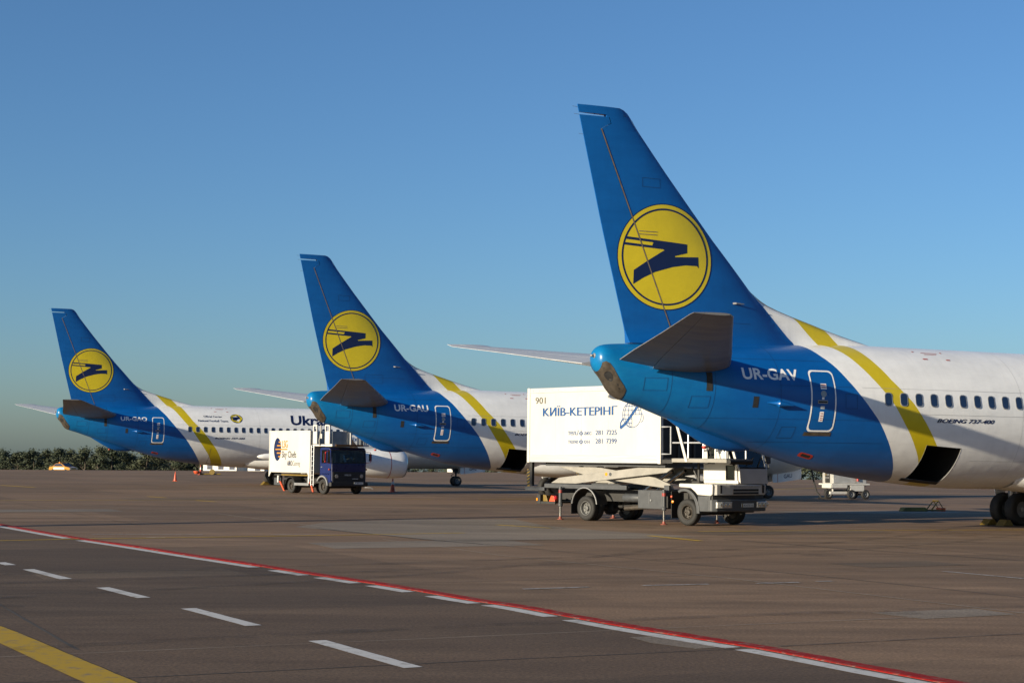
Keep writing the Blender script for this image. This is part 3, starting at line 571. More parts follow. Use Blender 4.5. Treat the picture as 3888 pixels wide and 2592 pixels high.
def airliner(label, X, Y, head, reg, model, xn, xg, win0, nwin, hold_open, stab_dz=0.0, full=True):
    B = Body(xn); root = thing('airliner', label, 'airplane', (X, Y, 0), head, 'blue, white and yellow airliners parked side by side')
    # fuselage skin with the hold opening left out
    hx0, hx1 = 9.15, 10.36; p0, p1 = B.phi(9.75, 2.38), B.phi(9.75, 1.43)
    xs = sorted(set([-.42, -.40, -.37, -.34, -.3, -.25, -.2, -.1, 0, .15, .3, .5] + [round(.75 + .25 * i, 3) for i in range(34)] + [hx0, hx1] + [round(v, 3) for v in np.arange(9.25, 10.3, .25)] + [round(v, 3) for v in np.arange(10.5, B.tip - 6, .75)] + [B.tip - 6 + 6 * k / 24 for k in range(24)] + [B.tip - .05, B.tip]))
    NP = 64; ph = sorted([2 * math.pi * k / NP for k in range(NP)] + [p0, p1])
    rows = [[B.P(x, p) for p in ph] for x in xs]
    mb = MB(); n = len(ph); mb.v = [q for r in rows for q in r]
    for i in range(len(xs) - 1):
        for k in range(n):
            if hold_open and xs[i] >= hx0 - 1e-6 and xs[i + 1] <= hx1 + 1e-6 and ph[k] >= p0 - 1e-6 and ph[(k + 1) % n] <= p1 + 1e-6 and k < n - 1: continue
            mb.f.append((i * n + k, i * n + (k + 1) % n, (i + 1) * n + (k + 1) % n, (i + 1) * n + k))
    mb.f.append(tuple(range(n))); mb.f.append(tuple(range((len(xs) - 1) * n, len(xs) * n)))
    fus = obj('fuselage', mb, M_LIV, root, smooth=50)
    if hold_open:
        pl = [p0 + (p1 - p0) * k / 10 for k in range(11)]; xl = [hx0 + (hx1 - hx0) * k / 6 for k in range(7)]
        loop = [(hx0, p) for p in pl] + [(x, p1) for x in xl[1:]] + [(hx1, p) for p in pl[::-1][1:]] + [(x, p0) for x in xl[::-1][1:-1]]
        fr = MB().grid([[B.P(x, p, .004) for x, p in loop], [B.P(x, p, -.022) for x, p in loop]], closed=True); obj('hold_door_frame', fr, M_STRUT, root, smooth=40)
        def inn(x, p, d): a = B.P(x, p, -.022); return (a[0] + (-.25 if x == hx0 else .25 if x == hx1 else 0), a[1] + d, max(a[2], 1.36))
        hd = MB().grid([[B.P(x, p, -.022) for x, p in loop], [inn(x, p, .15) for x, p in loop], [inn(x, p, 1.7) for x, p in loop]], closed=True)
        nl = len(loop); hd.f.append(tuple(range(2 * nl, 3 * nl))); obj('cargo_hold', hd, M_DARK, root)
        sill = MB().grid([[B.P(x, p1 - .03, .012) for x in [hx0 - .12] + xl], [B.P(x, p1 + .05, .03) for x in [hx0 - .12] + xl]]); obj('hold_sill', sill, M_DARK, root)
    else:
        pl = [p0 + (p1 - p0) * k / 10 for k in range(11)]
        sm = MB().grid([[B.P(hx0, p, .004) for p in pl], [B.P(hx0 + .02, p, .004) for p in pl]]).grid([[B.P(hx0 + (hx1 - hx0) * k / 8, p1, .004) for k in range(9)], [B.P(hx0 + (hx1 - hx0) * k / 8, p1 + .025, .004) for k in range(9)]])
        obj('hold_door_seam', sm, M_SEAM, root)
    # fin and rudder
    zf = ZS_FIN + [10.541, 10.7, 10.86, 10.861, 10.92, 10.921, 11.02, 11.1, 11.13]
    def hin(z, g):
        if z <= 10.54: return fin_hinge(z) + g
        if z <= 10.86: return float(np.interp(z, [10.541, 10.7, 10.86], [-.24, .03, -.02])) + g
        if z <= 10.92: return float(np.interp(z, [10.861, 10.92], [-.10, -.12])) + g
        return fin_te(z)
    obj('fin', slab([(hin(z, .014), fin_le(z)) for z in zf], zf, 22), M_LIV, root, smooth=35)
    zr = [z for z in zf if 4.9 < z <= 10.90]
    zr = [4.97] + zr[1:]
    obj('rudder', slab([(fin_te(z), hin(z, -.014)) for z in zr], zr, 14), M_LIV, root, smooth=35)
    sz = np.linspace(5.15, 10.54, 40)
    obj('rudder_seam', MB().grid([[fin_S(fin_hinge(z) - .016, z, .012), fin_S(fin_hinge(z) + .016, z, .012)] for z in sz]), M_SEAM, root)
    fl = MB().grid([[(fin_le(z) + .004, -.018 - .02 * (z < 6.5), z), (fin_le(z) - .05, -fin_y(fin_le(z) - .05, z) - .004, z)] for z in np.linspace(5.25, 10.85, 50)])
    obj('fin_leading_edge', fl, M_METAL, root, smooth=60)
    emblem(root, fin_S, 1.66, 7.28, 1.40, .006)
    tb = MB()
    for (x0, x1, z) in ((.86, 1.40, 7.92), (.86, 1.40, 7.84)): tb.grid([[fin_S(x0 + (x1 - x0) * k / 5, z + .012, .013) for k in range(6)], [fin_S(x0 + (x1 - x0) * k / 5, z - .006, .013) for k in range(6)]])
    obj('hinge_fairing_lines', tb, M_SEAM, root)
    pt = MB().tube([fin_S(3.75, 6.15, -.01), fin_S(3.8, 6.15, .06), fin_S(4.05, 6.14, .08)], [.03, .025, .012]); obj('pitot_probe', pt, M_STRUT, root)
    for z, dx in ((11.05, -.16), (10.86, -.16), (10.35, -.14)):
        obj('static_wick', MB().tube([(fin_te(z) + .02, 0, z), (fin_te(z) + dx, 0, z + .01)], .004, 5), M_SEAM, root)
    # tailplane
    for sd in (-1, 1):
        secs = [(sd * y, *v) for y, *v in ((.2, 3.75, .15, 4.38, .50), (1.0, 3.15, -.2, 4.46, .48), (2.2, 2.38, -.5 - .05 * (sd > 0), 4.62, .34), (4.2, 1.05, -.92 - .15 * (sd > 0), 4.89, .20), (6.15, -.24, -1.38 - .3 * (sd > 0), 5.15, .09), (6.35, -.45, -1.41 - .34 * (sd > 0), 5.17 + .05 * (sd > 0), .05))]
        fx = aero_part(secs, 0, .70, n=12); ms_ = M_STAB if sd < 0 else M_STABLIT; st = obj('stabilizer', fx, ms_, root, smooth=40)
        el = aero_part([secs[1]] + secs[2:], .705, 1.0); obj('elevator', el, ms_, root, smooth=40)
        lm = MB().grid([[(xl + .006, y, z + .01), (xl - .05, y, z - th * .36 * .55)] for y, xl, xt, z, th in secs[1:]]); obj('stabilizer_leading_edge', lm, M_METAL, root)
    obj('trim_fairing_strip', MB().grid([[B.S(2.36 + .16 * k, z, .012) for k in range(2)] for z in np.linspace(3.74, 4.22, 6)]), M_BLACK, root)
    # exhaust, tail light, skid, intakes
    xx = [-.325, -.25, -.15, -.05, .05, .15, .25, .34]; a0_ = {-.325: 1.9, -.25: 1.72, -.15: 1.74, -.05: 1.85, .05: 1.97, .15: 2.08, .25: 2.2, .34: 2.36}
    obj('exhaust_fairing', MB().grid([[B.P(x, a, .012) for a in np.linspace(a0_[x], 6.283 - a0_[x], 16)] for x in xx]), M_BURNT, root, smooth=50)
    obj('exhaust_opening', MB().add([B.P(-.12 + .10 * math.cos(t), 2.45 + .28 * math.sin(t) - .5 * .1 * math.cos(t), .02) for t in np.linspace(0, 6.283, 17)[:-1]], [tuple(range(16))]), M_DARK, root)
    for xx_, aa_ in ((.10, 2.32), (.16, 2.42)): obj('drain_hole', MB().add([B.P(xx_ + .022 * math.cos(t), aa_ + .035 * math.sin(t), .018) for t in np.linspace(0, 6.283, 9)[:-1]], [tuple(range(8))]), M_DARK, root)
    obj('tail_light', MB().lathe([(-.53, .015), (-.51, .035), (-.43, .04), (-.42, .065), (-.36, .07)], 'x', 14, (0, -.05, 4.60)), M_STRUT, root, smooth=40)
    sk = MB().grid([[(x, yy * .13 * (1 - ((x - 3.1) / 1.35) ** 2) ** .5, B.zb0(x) + .05 - q * dep) for yy, q in ((-1, 0), (-.95, .6), (-.5, .95), (0, 1), (.5, .95), (.95, .6), (1, 0))] for x, dep in ((1.80, .06), (2.1, .14), (2.5, .24), (2.9, .33), (3.3, .36), (3.7, .30), (4.1, .2), (4.40, .08))]); obj('tail_skid', sk, M_BLUE, root, smooth=60)
    obj('skid_light', MB().lathe([(2.24, .03), (2.27, .06), (2.32, .06)], 'z', 14, (2.98, 0, 0)), M_RED, root, smooth=40)
    obj('air_intake', MB().grid([[B.S(3.66, z, .006), B.S(3.81, z, .006)] for z in (3.33, 3.43, 3.53, 3.62)]), M_DARK, root)
    cn = MB(); c0 = Vector(B.S(4.28, 3.46, .06)); c1 = Vector(B.S(4.70, 3.42, .16)); cn.tube([B.S(4.05, 3.47, .02), c0, c0 + (c1 - c0) * .15, c1], [.015, .05, .10, .01], 12); obj('vortex_probe', cn, M_BLUE, root, smooth=40)
    vx = rrect(5.50, 5.92, -.11, .13, .07, 4); vi = rrect(5.58, 5.86, -.06, .08, .03, 4); pv = 2.09
    def vm(u, v, o_): return B.P(u, B.phi(5.7, pv) - v / 1.9 * 1.1, o_)
    obj('vent_ring', MB().grid([[vm(a, b, .005) for a, b in vx], [vm(a, b, .006) for a, b in vi]], closed=True), M_RED, root); obj('vent', MB().add([vm(a, b, .005) for a, b in vi], [tuple(range(len(vi)))]), M_DARK, root)
    # service door with its outline, handle and placards
    do = rrect(5.30, 6.06, 2.73, 4.36, .12, 5)
    def dense(poly, k=6):
        out = []
        for a, b in zip(poly, poly[1:] + poly[:1]):
            m_ = max(1, int(math.dist(a, b) / .08)); out += [(a[0] + (b[0] - a[0]) * j / m_, a[1] + (b[1] - a[1]) * j / m_) for j in range(m_)]
        return out
    def shr(poly, d): cx, cz = 5.68, 3.545; return [(a + (d if a < cx else -d), b + (d if b < cz else -d)) for a, b in poly]
    dd_ = dense(do); di = shr(dd_, .040)
    door = obj('door', MB().grid([[B.S(5.36 + .64 * k / 4, 2.79 + 1.51 * j / 14, .003) for k in range(5)] for j in range(15)]), M_BLUE, root, smooth=50)
    obj('door_outline', MB().grid([[B.S(a, b, .006) for a, b in dd_], [B.S(a, b, .007) for a, b in di]], closed=True), M_TXTW, door)
    def patchon(name, x0, x1, z0, z1, m, parent, off=.010): return obj(name, MB().grid([[B.S(x0 + (x1 - x0) * k / 2, z0 + (z1 - z0) * j / 3, off) for k in range(3)] for j in range(4)]), m, parent)
    patchon('door_handle', 5.50, 5.80, 3.47, 3.56, M_STRUT, door, .009); patchon('handle_grip', 5.52, 5.78, 3.495, 3.535, M_DARK, door, .013)
    patchon('placard', 5.60, 5.78, 3.85, 4.00, M_TXTW, door); patchon('placard', 5.62, 5.69, 3.58, 3.64, M_TXTW, door); patchon('placard', 5.59, 5.71, 3.33, 3.40, M_PLATE, door); patchon('placard', 5.58, 5.70, 3.00, 3.26, M_TXTW, door)
    for z in (3.955, 3.89): patchon('placard_print', 5.62, 5.76, z, z + .022, M_RED, door, .013)
    for z in (3.20, 3.14, 3.08, 3.03): patchon('placard_print', 5.605, 5.68, z, z + .02, M_RED, door, .013)
    pw = MB().lathe([(.004, .085), (.012, .085), (.012, .06), (.006, .058), (.005, .002)], 'z', 20); q = obj('door_window', pw, M_RING, door, smooth=40); place_on(q, B, 5.68, 3.73)
    patchon('door_sill', 5.27, 6.04, 2.62, 2.72, M_BURNT, root, .006)
    # cabin windows
    window_meshes()
    for i in range(nwin):
        x = win0 + .508 * i
        if x > B.tip - 5.2: break
        w = bpy.data.objects.new('window', WIN['ring']); COL.objects.link(w); w.parent = root; place_on(w, B, x, 3.635)
        p = bpy.data.objects.new('pane', WIN['pane']); COL.objects.link(p); p.parent = w
    # lettering
    def words(name, s, x0, x1, z0, h, m, bold=.02, shear=0.0, off=.0045):
        return obj(name, wrap(text_mesh(s, x1 - x0, h, bold, shear), B.wrapfn(x0, z0, off), .3, .06), m, root)
    words('registration', reg, 3.36, 4.98, 4.06, .33, M_TXTW, .026); words('type_name', 'BOEING ' + model, 9.33, 11.36, 3.03, .115, M_NAVY, .03, .35)
    rd_ = [patchon('rescue_mark', a, b, c, d, M_RED, root, .006) for a, b, c, d in ((9.45, 9.62, 4.80, 4.83), (10.28, 10.42, 4.80, 4.83), (9.62, 10.2, 5.00, 5.012), (9.68, 10.12, 4.96, 4.97), (9.35, 9.42, 5.02, 5.045), (10.35, 10.42, 5.02, 5.045))]
    # panel lines
    pn = MB()
    for z, a, b in ((3.93, 6.9, B.tip - 6), (3.25, 8.7, B.tip - 6), (2.0, 10.8, B.tip - 7)):
        k = np.linspace(a, b, 30); pn.grid([[B.S(x, z, .004) for x in k], [B.S(x, z - .006, .004) for x in k]])
    for x in (12.4, 14.9, 17.4):
        k = np.linspace(.25, 2.9, 26); pn.grid([[B.P(x, a, .004) for a in k], [B.P(x + .006, a, .004) for a in k]])
    bs = MB()
    for x in (1.45, 2.6, 4.42):
        k = np.linspace(.35, 2.95, 26); bs.grid([[B.P(x, a, .004) for a in k], [B.P(x + .010, a, .004) for a in k]])
    for z, a, b in ((4.62, 2.9, 6.0), (3.05, 1.9, 7.2), (3.93, 4.4, 6.6), (2.45, 4.0, 7.7)):
        k = np.linspace(a, b, 16); bs.grid([[B.S(x, z, .004) for x in k], [B.S(x, z - .009, .004) for x in k]])
    def outl(x0, x1, z0, z1, sf):
        q = [(x0 + (x1 - x0) * t, z0) for t in np.linspace(0, 1, 6)] + [(x1, z0 + (z1 - z0) * t) for t in np.linspace(.2, 1, 5)] + [(x1 + (x0 - x1) * t, z1) for t in np.linspace(.2, 1, 5)] + [(x0, z1 + (z0 - z1) * t) for t in np.linspace(.2, .8, 4)]
        cx_, cz_ = (x0 + x1) / 2, (z0 + z1) / 2
        bs.grid([[sf(a, b, .005) for a, b in q], [sf(a + (.012 if a < cx_ else -.012), b + (.012 if b < cz_ else -.012), .005) for a, b in q]], closed=True)
    outl(.75, 1.35, 3.72, 4.05, B.S); outl(2.0, 2.5, 3.3, 3.6, B.S); outl(6.35, 6.72, 3.35, 3.75, B.S); outl(4.6, 5.0, 2.55, 2.85, B.S); outl(2.3, 3.2, 5.35, 5.75, fin_S); outl(.95, 1.5, 9.1, 9.35, fin_S)
    k = np.linspace(2.15, 4.3, 10); bs.grid([[fin_S(x, 5.62, .004) for x in k], [fin_S(x, 5.61, .004) for x in k]])
    obj('skin_seams', bs, mat('skin_seam_blue', (.001, .045, .16), .6), root)['kind'] = 'stuff'
    obj('panel_seams', pn, mat('panel_seam', (.36, .36, .355), .6), root)['kind'] = 'stuff'
    # wings, engines, undercarriage
    fa = MB().grid([[(x, yy * 1.75 * f_, 1.55 - d * q) for yy, q in ((-1.05, -.3), (-1.0, .1), (-.85, .6), (-.5, .92), (0, 1), (.5, .92), (.85, .6), (1.0, .1), (1.05, -.3))] for x, d, f_ in ((xg - 3.2, .34, .55), (xg - 2, .46, .8), (xg - .6, .54, 1), (xg + 3, .54, 1), (xg + 5, .48, .9), (xg + 6.5, .34, .55))]); obj('belly_fairing', fa, M_AIRW, root, smooth=60)
    for sd in (-1, 1):
        ws = [(sd * y, *v) for y, *v in ((1.2, xg + 5.9, xg - 1.2, 1.80, .75), (4.8, xg + 3.55, xg - 1.35, 2.15, .46), (9.5, xg + 1.15, xg - 1.95, 2.62, .28), (14.2, xg - 1.2, xg - 2.75, 3.08, .15), (14.4, xg - 1.55, xg - 2.75, 3.1, .08))]
        obj('wing', loft(ws), M_GREY, root, smooth=40)
        for yy, ln in ((4.75, 1.0), (7.6, .85), (10.4, .7)):
            zz = float(np.interp(yy, [1.2, 4.8, 14.4], [1.80, 2.15, 3.1])) - .22; xx0 = xg - 3.75 + (yy - 4.75) * .02
            obj('flap_track_fairing', MB().lathe([(xx0, .015), (xx0 + .12, .10), (xx0 + .5, .19), (xx0 + 1.3, .25), (xx0 + 2.4, .25), (xx0 + 3.3, .16), (xx0 + 3.9, .03)], 'x', 16, (0, sd * yy, zz)), M_AIRW, root, smooth=50)
        ec = (0, sd * 4.83, 1.53); e0 = xg + 1.7; e1 = xg + 6.4
        en = MB().lathe([(e0 + .9, .62), (e0 + 1.0, .70), (e0 + 1.8, .86), (e0 + 3.0, .965), (e1 - .6, .965), (e1 - .2, .93), (e1 - .04, .86), (e1, .80), (e1 - .05, .75), (e1 - .25, .72), (e1 - 1.0, .74)], 'x', 40, ec, cap=False)
        en.v = [(a, b, c if c > 1.0 else 1.0 + (c - 1.0) * .93) for a, b, c in en.v]
        na = obj('engine_nacelle', en, M_AIRW, root, smooth=50)
        obj('engine_inlet_lip', MB().lathe([(e1 - .10, .893), (e1 - .03, .862), (e1 + .006, .80), (e1 - .05, .742)], 'x', 40, ec, cap=False), M_METAL, na, smooth=60)
        obj('engine_fan', MB().lathe([(e1 - 1.0, .73), (e1 - .95, .25), (e1 - .6, .02)], 'x', 30, ec), M_DARK, na, smooth=30)
        obj('engine_core', MB().lathe([(e0 + 1.2, .6), (e0 + .6, .48), (e0, .40), (e0 + .05, .34), (e0 - .25, .12), (e0 - .5, .02)], 'x', 30, ec), M_BURNT, root, smooth=40)
        obj('engine_stripe', MB().lathe([(e1 - 1.28, .972), (e1 - 1.24, .972)], 'x', 40, ec, cap=False), M_RED, na)
        obj('engine_pylon', MB().prism([(e0 + .2, 2.0), (e0 + 3.8, 2.35), (e1 - .9, 2.42), (e0 + 3.6, 2.62), (e0 - 1.2, 2.3)], sd * 4.83 - .16, sd * 4.83 + .16), M_AIRW, root, bevel=.03)
        gw = [wheel(root, xg, sd * 2.6 + dy, .51, .51, .36, M_RIM, 'main_wheel', .5, out=sd) for dy in (-.33, .33)]
        obj('main_gear_leg', MB().tube([(xg, sd * 2.6, .5), (xg, sd * 2.6, 1.2), (xg + .05, sd * 2.75, 2.1)], [.09, .13, .15], 12).tube([(xg, sd * 2.6 - .45, .51), (xg, sd * 2.6 + .45, .51)], .07, 10).tube([(xg, sd * 2.6, 1.1), (xg + .4, sd * 1.7, 1.6)], .05, 8), M_STRUT, root, smooth=40)
        obj('main_gear_door', MB().prism([(-.36, 1.62), (.42, 1.70), (.12, .72), (-.10, .70)], sd * 3.12, sd * 3.16), M_AIRW, root, bevel=.01, loc=(xg, 0, 0))
    for dy in (-.2, .2): wheel(root, xn, dy, .345, .345, .2, M_RIM, 'nose_wheel', .55, out=-1 if dy < 0 else 1)
    obj('nose_gear_leg', MB().tube([(xn, 0, .34), (xn, 0, 1.6)], [.06, .08], 10).tube([(xn, -.25, .345), (xn, .25, .345)], .05, 8).tube([(xn - .05, 0, .95), (xn - .38, 0, .72), (xn - .1, 0, .5)], .03, 8).box(xn - .22, xn + .12, -.10, .10, .95, 1.5), M_CHAS, root, smooth=40)
    for yy in (-.42, .42):
        ndo = obj('nose_gear_door', MB().prism([(xn + .12, 1.5), (xn + .12, .90), (xn + .2, .84), (xn + .65, .86), (xn + 2.0, 1.02), (xn + 2.05, 1.12), (xn + 2.05, 1.55)], yy - .015, yy + .015), M_AIRW, root)
        if yy < 0:
            obj('door_letters', wrap(text_mesh(reg[3:], .56, .21, .02), lambda u, v: (xn + .86 + u, yy - .019, 1.06 + v + u * .1)), M_NAVY, ndo); obj('door_stripe', MB().prism([(xn + .44, .86), (xn + .47, .86), (xn + .47, 1.5), (xn + .44, 1.5)], yy - .018, yy - .016), M_RED, ndo)
    return root, B, words, patchon
air3, B3, words3, patch3 = airliner('large airliner nearest the camera, cut off by the right edge, red-rimmed vent and open hold', 2.47437, 41.05353, .453822, 'UR-GAV', '737-400', 29.9, 16.2, 7.72, 40, True)
air2, B2, words2, patch2 = airliner('middle airliner of the three, its white fuselage hidden behind the tall white catering truck', -8.88863, 72.14758, .503192, 'UR-GAU', '737-500', 25.6, 13.9, 7.19, 30, True)
air1, B1, words1, patch1 = airliner('farthest airliner, leftmost tail, with large navy airline title above the windows', -28.28151, 100.15257, .490939, 'UR-GAQ', '737-300', 27.65, 14.96, 7.70, 40, False)
words1('sponsor_line', 'Official Carrier', 8.66, 9.89, 4.43, .14, M_NAVY, .012); words1('sponsor_line', 'National Football Teams', 8.26, 10.26, 4.14, .15, M_NAVY, .012)
words1('airline_title', 'Ukraine International', 14.6, 24.6, 4.02, .80, M_NAVY, .03, .12); words1('airline_subtitle', 'Міжнародні Авіалінії', 18.55, 22.9, 2.96, .34, M_PRTBLUE, .02)
def b1map(u, v, off): return B1.P(u, B1.phi(10.85, 4.40) - v / 1.95, off)
for nm, r, m, o_ in (('badge', .41, M_NAVY, .006),):
    obj(nm, MB().add([b1map(10.85 + r * math.cos(t), .9 * r * math.sin(t), o_) for t in np.linspace(0, 2 * math.pi, 33)[:-1]], [tuple(range(32))]), m, air1)
obj('badge_field', MB().add([b1map(10.85 + .37 * (1 + .10 * math.cos(5 * t)) * math.cos(t), .33 * (1 + .10 * math.cos(5 * t)) * math.sin(t), .012) for t in np.linspace(0, 2 * math.pi, 41)[:-1]], [tuple(range(40))]), M_YEL, air1)
obj('badge_bird', wrap(flat_mesh([[(a * .36, b * .36) for a, b in BIRD]]), lambda u, v: b1map(10.85 + u, v, .016)), M_NAVY, air1)
# ---------------------------------------------------------------- tall white catering truck (scissor lift raised)
def frame_rot(deg): return R(deg)
M_RIMR = mat('truck_rim', (.12, .12, .115), .5, metal=.2, var=.3, scale=9)
TK = thing('catering_truck', 'white catering truck with raised box lettered in blue, standing under the nearest tail', 'truck', (6.0678, 48.2907, 0), R(-48))
def P_(name, mb, m, parent=TK, **k): return obj(name, mb, m, parent, **k)
def flat_words(name, s, parent, m, x0, x1, z0, z1, y, bold=.01, shear=0.0):
    o = obj(name, wrap(text_mesh(s, x1 - x0, z1 - z0, 0.0 if bold > .008 else bold, shear), lambda u, v: (x0 + u, y, z0 + v)), m, parent)
    if bold > .008:      # heavier strokes: the print is struck again a little to each side
        bm = bmesh.new(); me = o.data; bm.from_mesh(me); base = bm.verts[:] + bm.edges[:] + bm.faces[:]
        for k, d in enumerate((-.5, .5, .25, -.25)):
            g_ = bmesh.ops.duplicate(bm, geom=base); vs_ = [e_ for e_ in g_['geom'] if isinstance(e_, bmesh.types.BMVert)]
            bmesh.ops.translate(bm, verts=vs_, vec=(d * bold * (z1 - z0) * 2.2, -.0006 * (k + 1), 0))
        bm.to_mesh(me); bm.free()
    return o
def front_words(name, s, parent, m, y0, y1, z0, z1, x, bold=.01):
    return obj(name, wrap(text_mesh(s, y1 - y0, z1 - z0, bold), lambda u, v: (x, y0 + u, z0 + v)), m, parent)
BX = P_('cargo_box', MB().box(-6.80, -.98, -1.235, 1.235, 1.85, 4.23), M_BOXW)
P_('roof_rail', MB().box(-6.76, -1.02, -1.25, 1.25, 4.09, 4.255), M_ALU, BX, bevel=.012)
P_('base_rail', MB().box(-6.76, -1.02, -1.25, 1.25, 1.83, 2.08), M_ALU, BX, bevel=.012)
for xa in (-6.88, -1.02):
    for ya in (-1.262, 1.142): P_('corner_post', MB().box(xa, xa + .12, ya, ya + .12, 1.815, 4.262), M_BOXW, BX, bevel=.015)
for xs_ in (-5.55, -4.35, -3.15, -1.95): P_('panel_joint', MB().box(xs_ - .004, xs_ + .004, -1.2375, -1.236, 2.09, 4.08), mat('box_joint', (.5, .485, .445), .5), BX)
for xs_ in np.arange(-6.6, -1.1, .3): P_('rivet', MB().lathe([(-1.256, .008), (-1.25, .012)], 'y', 6, (xs_, 0, 4.17)), M_STRUT, BX)
P_('front_shutter', MB().box(-.985, -.955, -1.1, 1.1, 2.0, 4.1), M_DARK, BX)
for k in range(4): P_('shutter_track', MB().box(-.96, -.91, -1.15 + .72 * k, -1.10 + .72 * k, 1.95, 4.15), M_CHAR, BX)
flat_words('fleet_number', '901', TK, M_PRTGREY, -6.50, -6.02, 3.74, 3.95, -1.243, 0.012)
flat_words('company_name', 'KИÏB-KETEPIHГ', TK, M_PRTBLUE, -6.13, -2.76, 3.33, 3.66, -1.243, .04)
flat_words('phone_line', 'тел./', TK, M_PRTBLUE, -4.95, -4.47, 2.71, 2.865, -1.243, .025); flat_words('phone_line', 'o', TK, M_PRTBLUE, -4.44, -4.26, 2.71, 2.815, -1.243, .025); P_('letter_stem', MB().box(-4.362, -4.338, -1.2465, -1.2455, 2.665, 2.865), M_PRTBLUE); flat_words('phone_line', 'акс', TK, M_PRTBLUE, -4.21, -3.88, 2.71, 2.815, -1.243, .025); flat_words('phone_number', '281', TK, M_PRTBLUE, -3.70, -3.39, 2.71, 2.86, -1.243, .025); flat_words('phone_number', '7225', TK, M_PRTBLUE, -3.22, -2.77, 2.71, 2.86, -1.243, .025)
flat_words('phone_line', 'теле', TK, M_PRTBLUE, -4.95, -4.49, 2.44, 2.545, -1.243, .025); flat_words('phone_line', 'o', TK, M_PRTBLUE, -4.44, -4.26, 2.44, 2.545, -1.243, .025); P_('letter_stem', MB().box(-4.362, -4.338, -1.2465, -1.2455, 2.395, 2.595), M_PRTBLUE); flat_words('phone_line', 'o', TK, M_PRTBLUE, -4.21, -4.10, 2.44, 2.545, -1.243, .025); flat_words('phone_line', 'H', TK, M_PRTBLUE, -4.06, -3.97, 2.44, 2.545, -1.243, .02); flat_words('phone_number', '281', TK, M_PRTBLUE, -3.70, -3.39, 2.44, 2.59, -1.243, .025); flat_words('phone_number', '7399', TK, M_PRTBLUE, -3.22, -2.77, 2.44, 2.59, -1.243, .025)
def arcs(cx, cz, y, r, lw):
    polys = []
    def strip(pts, w):
        for a, b in zip(pts, pts[1:]):
            d = Vector((b[0] - a[0], b[1] - a[1])); 
            if d.length < 1e-6: continue
            d.normalize(); n = (-d.y * w / 2, d.x * w / 2); polys.append([(a[0] + n[0], a[1] + n[1]), (a[0] - n[0], a[1] - n[1]), (b[0] - n[0], b[1] - n[1]), (b[0] + n[0], b[1] + n[1])])
    T = np.linspace(0, 2 * math.pi, 40)
    strip([(cx + r * math.cos(t), cz + r * math.sin(t)) for t in T], lw)
    for q in (.4, .78):
        strip([(cx + q * r * math.cos(t), cz + r * math.sin(t)) for t in np.linspace(math.pi / 2, 3 * math.pi / 2, 20)], lw); strip([(cx + q * r * math.cos(t), cz + r * math.sin(t)) for t in np.linspace(0, math.pi / 2, 12)], lw)
    strip([(cx, cz - r), (cx, cz + r)], lw)
    for q in (-.66, -.33, 0, .33, .66): w_ = r * math.sqrt(1 - q * q); strip([(cx - w_, cz + q * r), (cx + (w_ if q >= 0 else 0), cz + q * r)], lw)
    for t0, t1, a, b in ((.3, 1.8, .30, .22),): strip([(cx + r * .95 + a * .35 * math.cos(t), cz - .10 + b * .6 * math.sin(t)) for t in np.linspace(-1.6, 1.6, 14)], lw)
    sw = [(cx - r * 1.25, cz - r * 1.05), (cx - r * .7, cz - r * .7), (cx + .1 * r, cz + r * .1), (cx + r * .75, cz + r * .8)]; strip(sw, lw * 5)
    lo = [(cx - r * 1.25 + .05 * math.sin(t) * 3 * r * .4, cz - r * 1.05 + r * .9 * (1 - math.cos(t)) * .5) for t in np.linspace(0, 1.6, 8)]; strip([(cx - r * 1.22, cz - r * 1.0), (cx - r * 1.2, cz - r * .6), (cx - r * .9, cz - r * .25)], lw * 2.5)
    me = flat_mesh(polys); return wrap(me, lambda u, v: (u, y, v))
obj('globe_logo', arcs(-2.12, 3.33, -1.243, .40, .018), M_PRTBLUE, TK)
# scissor lift
for sy in (-1, 1):
    y0 = sy * 1.02
    P_('scissor_arm', MB().prism([(-5.92, 1.16), (-5.53, 1.34), (-2.0, 1.70), (-.57, 1.70), (-.83, 1.56), (-4.77, 1.16)], y0 - .05, y0 + .05), M_ARM, bevel=.01)
    y1 = sy * .84
    P_('scissor_arm', MB().prism([(-5.75, 1.70), (-3.82, 1.68), (-1.46, 1.40), (-.86, 1.21), (-.76, 1.06), (-3.0, 1.26), (-4.6, 1.45)], y1 - .05, y1 + .05), M_ARM, bevel=.01)
for xx_, mm in ((-3.38, M_AMBER), (-3.20, M_CHAR)): P_('warning_disc', MB().lathe([(-1.078, .055), (-1.07, .055)], 'y', 18, (xx_, 0, 1.48)), mm)
P_('lift_subframe', MB().box(-6.3, -1.0, -.95, -.80, 1.72, 1.83).box(-6.3, -1.0, .80, .95, 1.72, 1.83).box(-6.3, -6.15, -.8, .8, 1.72, 1.83).box(-1.2, -1.0, -.8, .8, 1.72, 1.83).box(-3.6, -3.3, -.8, .8, 1.72, 1.83), M_CHAR, bevel=.01)
P_('hydraulic_ram', MB().tube([(-2.5, -.3, .95), (-1.3, -.3, 1.62)], .06, 12).tube([(-2.5, .3, .95), (-1.3, .3, 1.62)], .06, 12), M_CHROME, smooth=40)
P_('chassis_frame', MB().box(-6.22, -2.5, -1.08, -.98, 1.0, 1.14).box(-6.22, -2.5, .98, 1.08, 1.0, 1.14).box(-6.22, -6.1, -1, 1, 1.0, 1.14).box(-.92, -.72, -1.08, -.98, .95, 1.18).box(-.92, -.72, .98, 1.08, .95, 1.18), M_CHAR, bevel=.01)
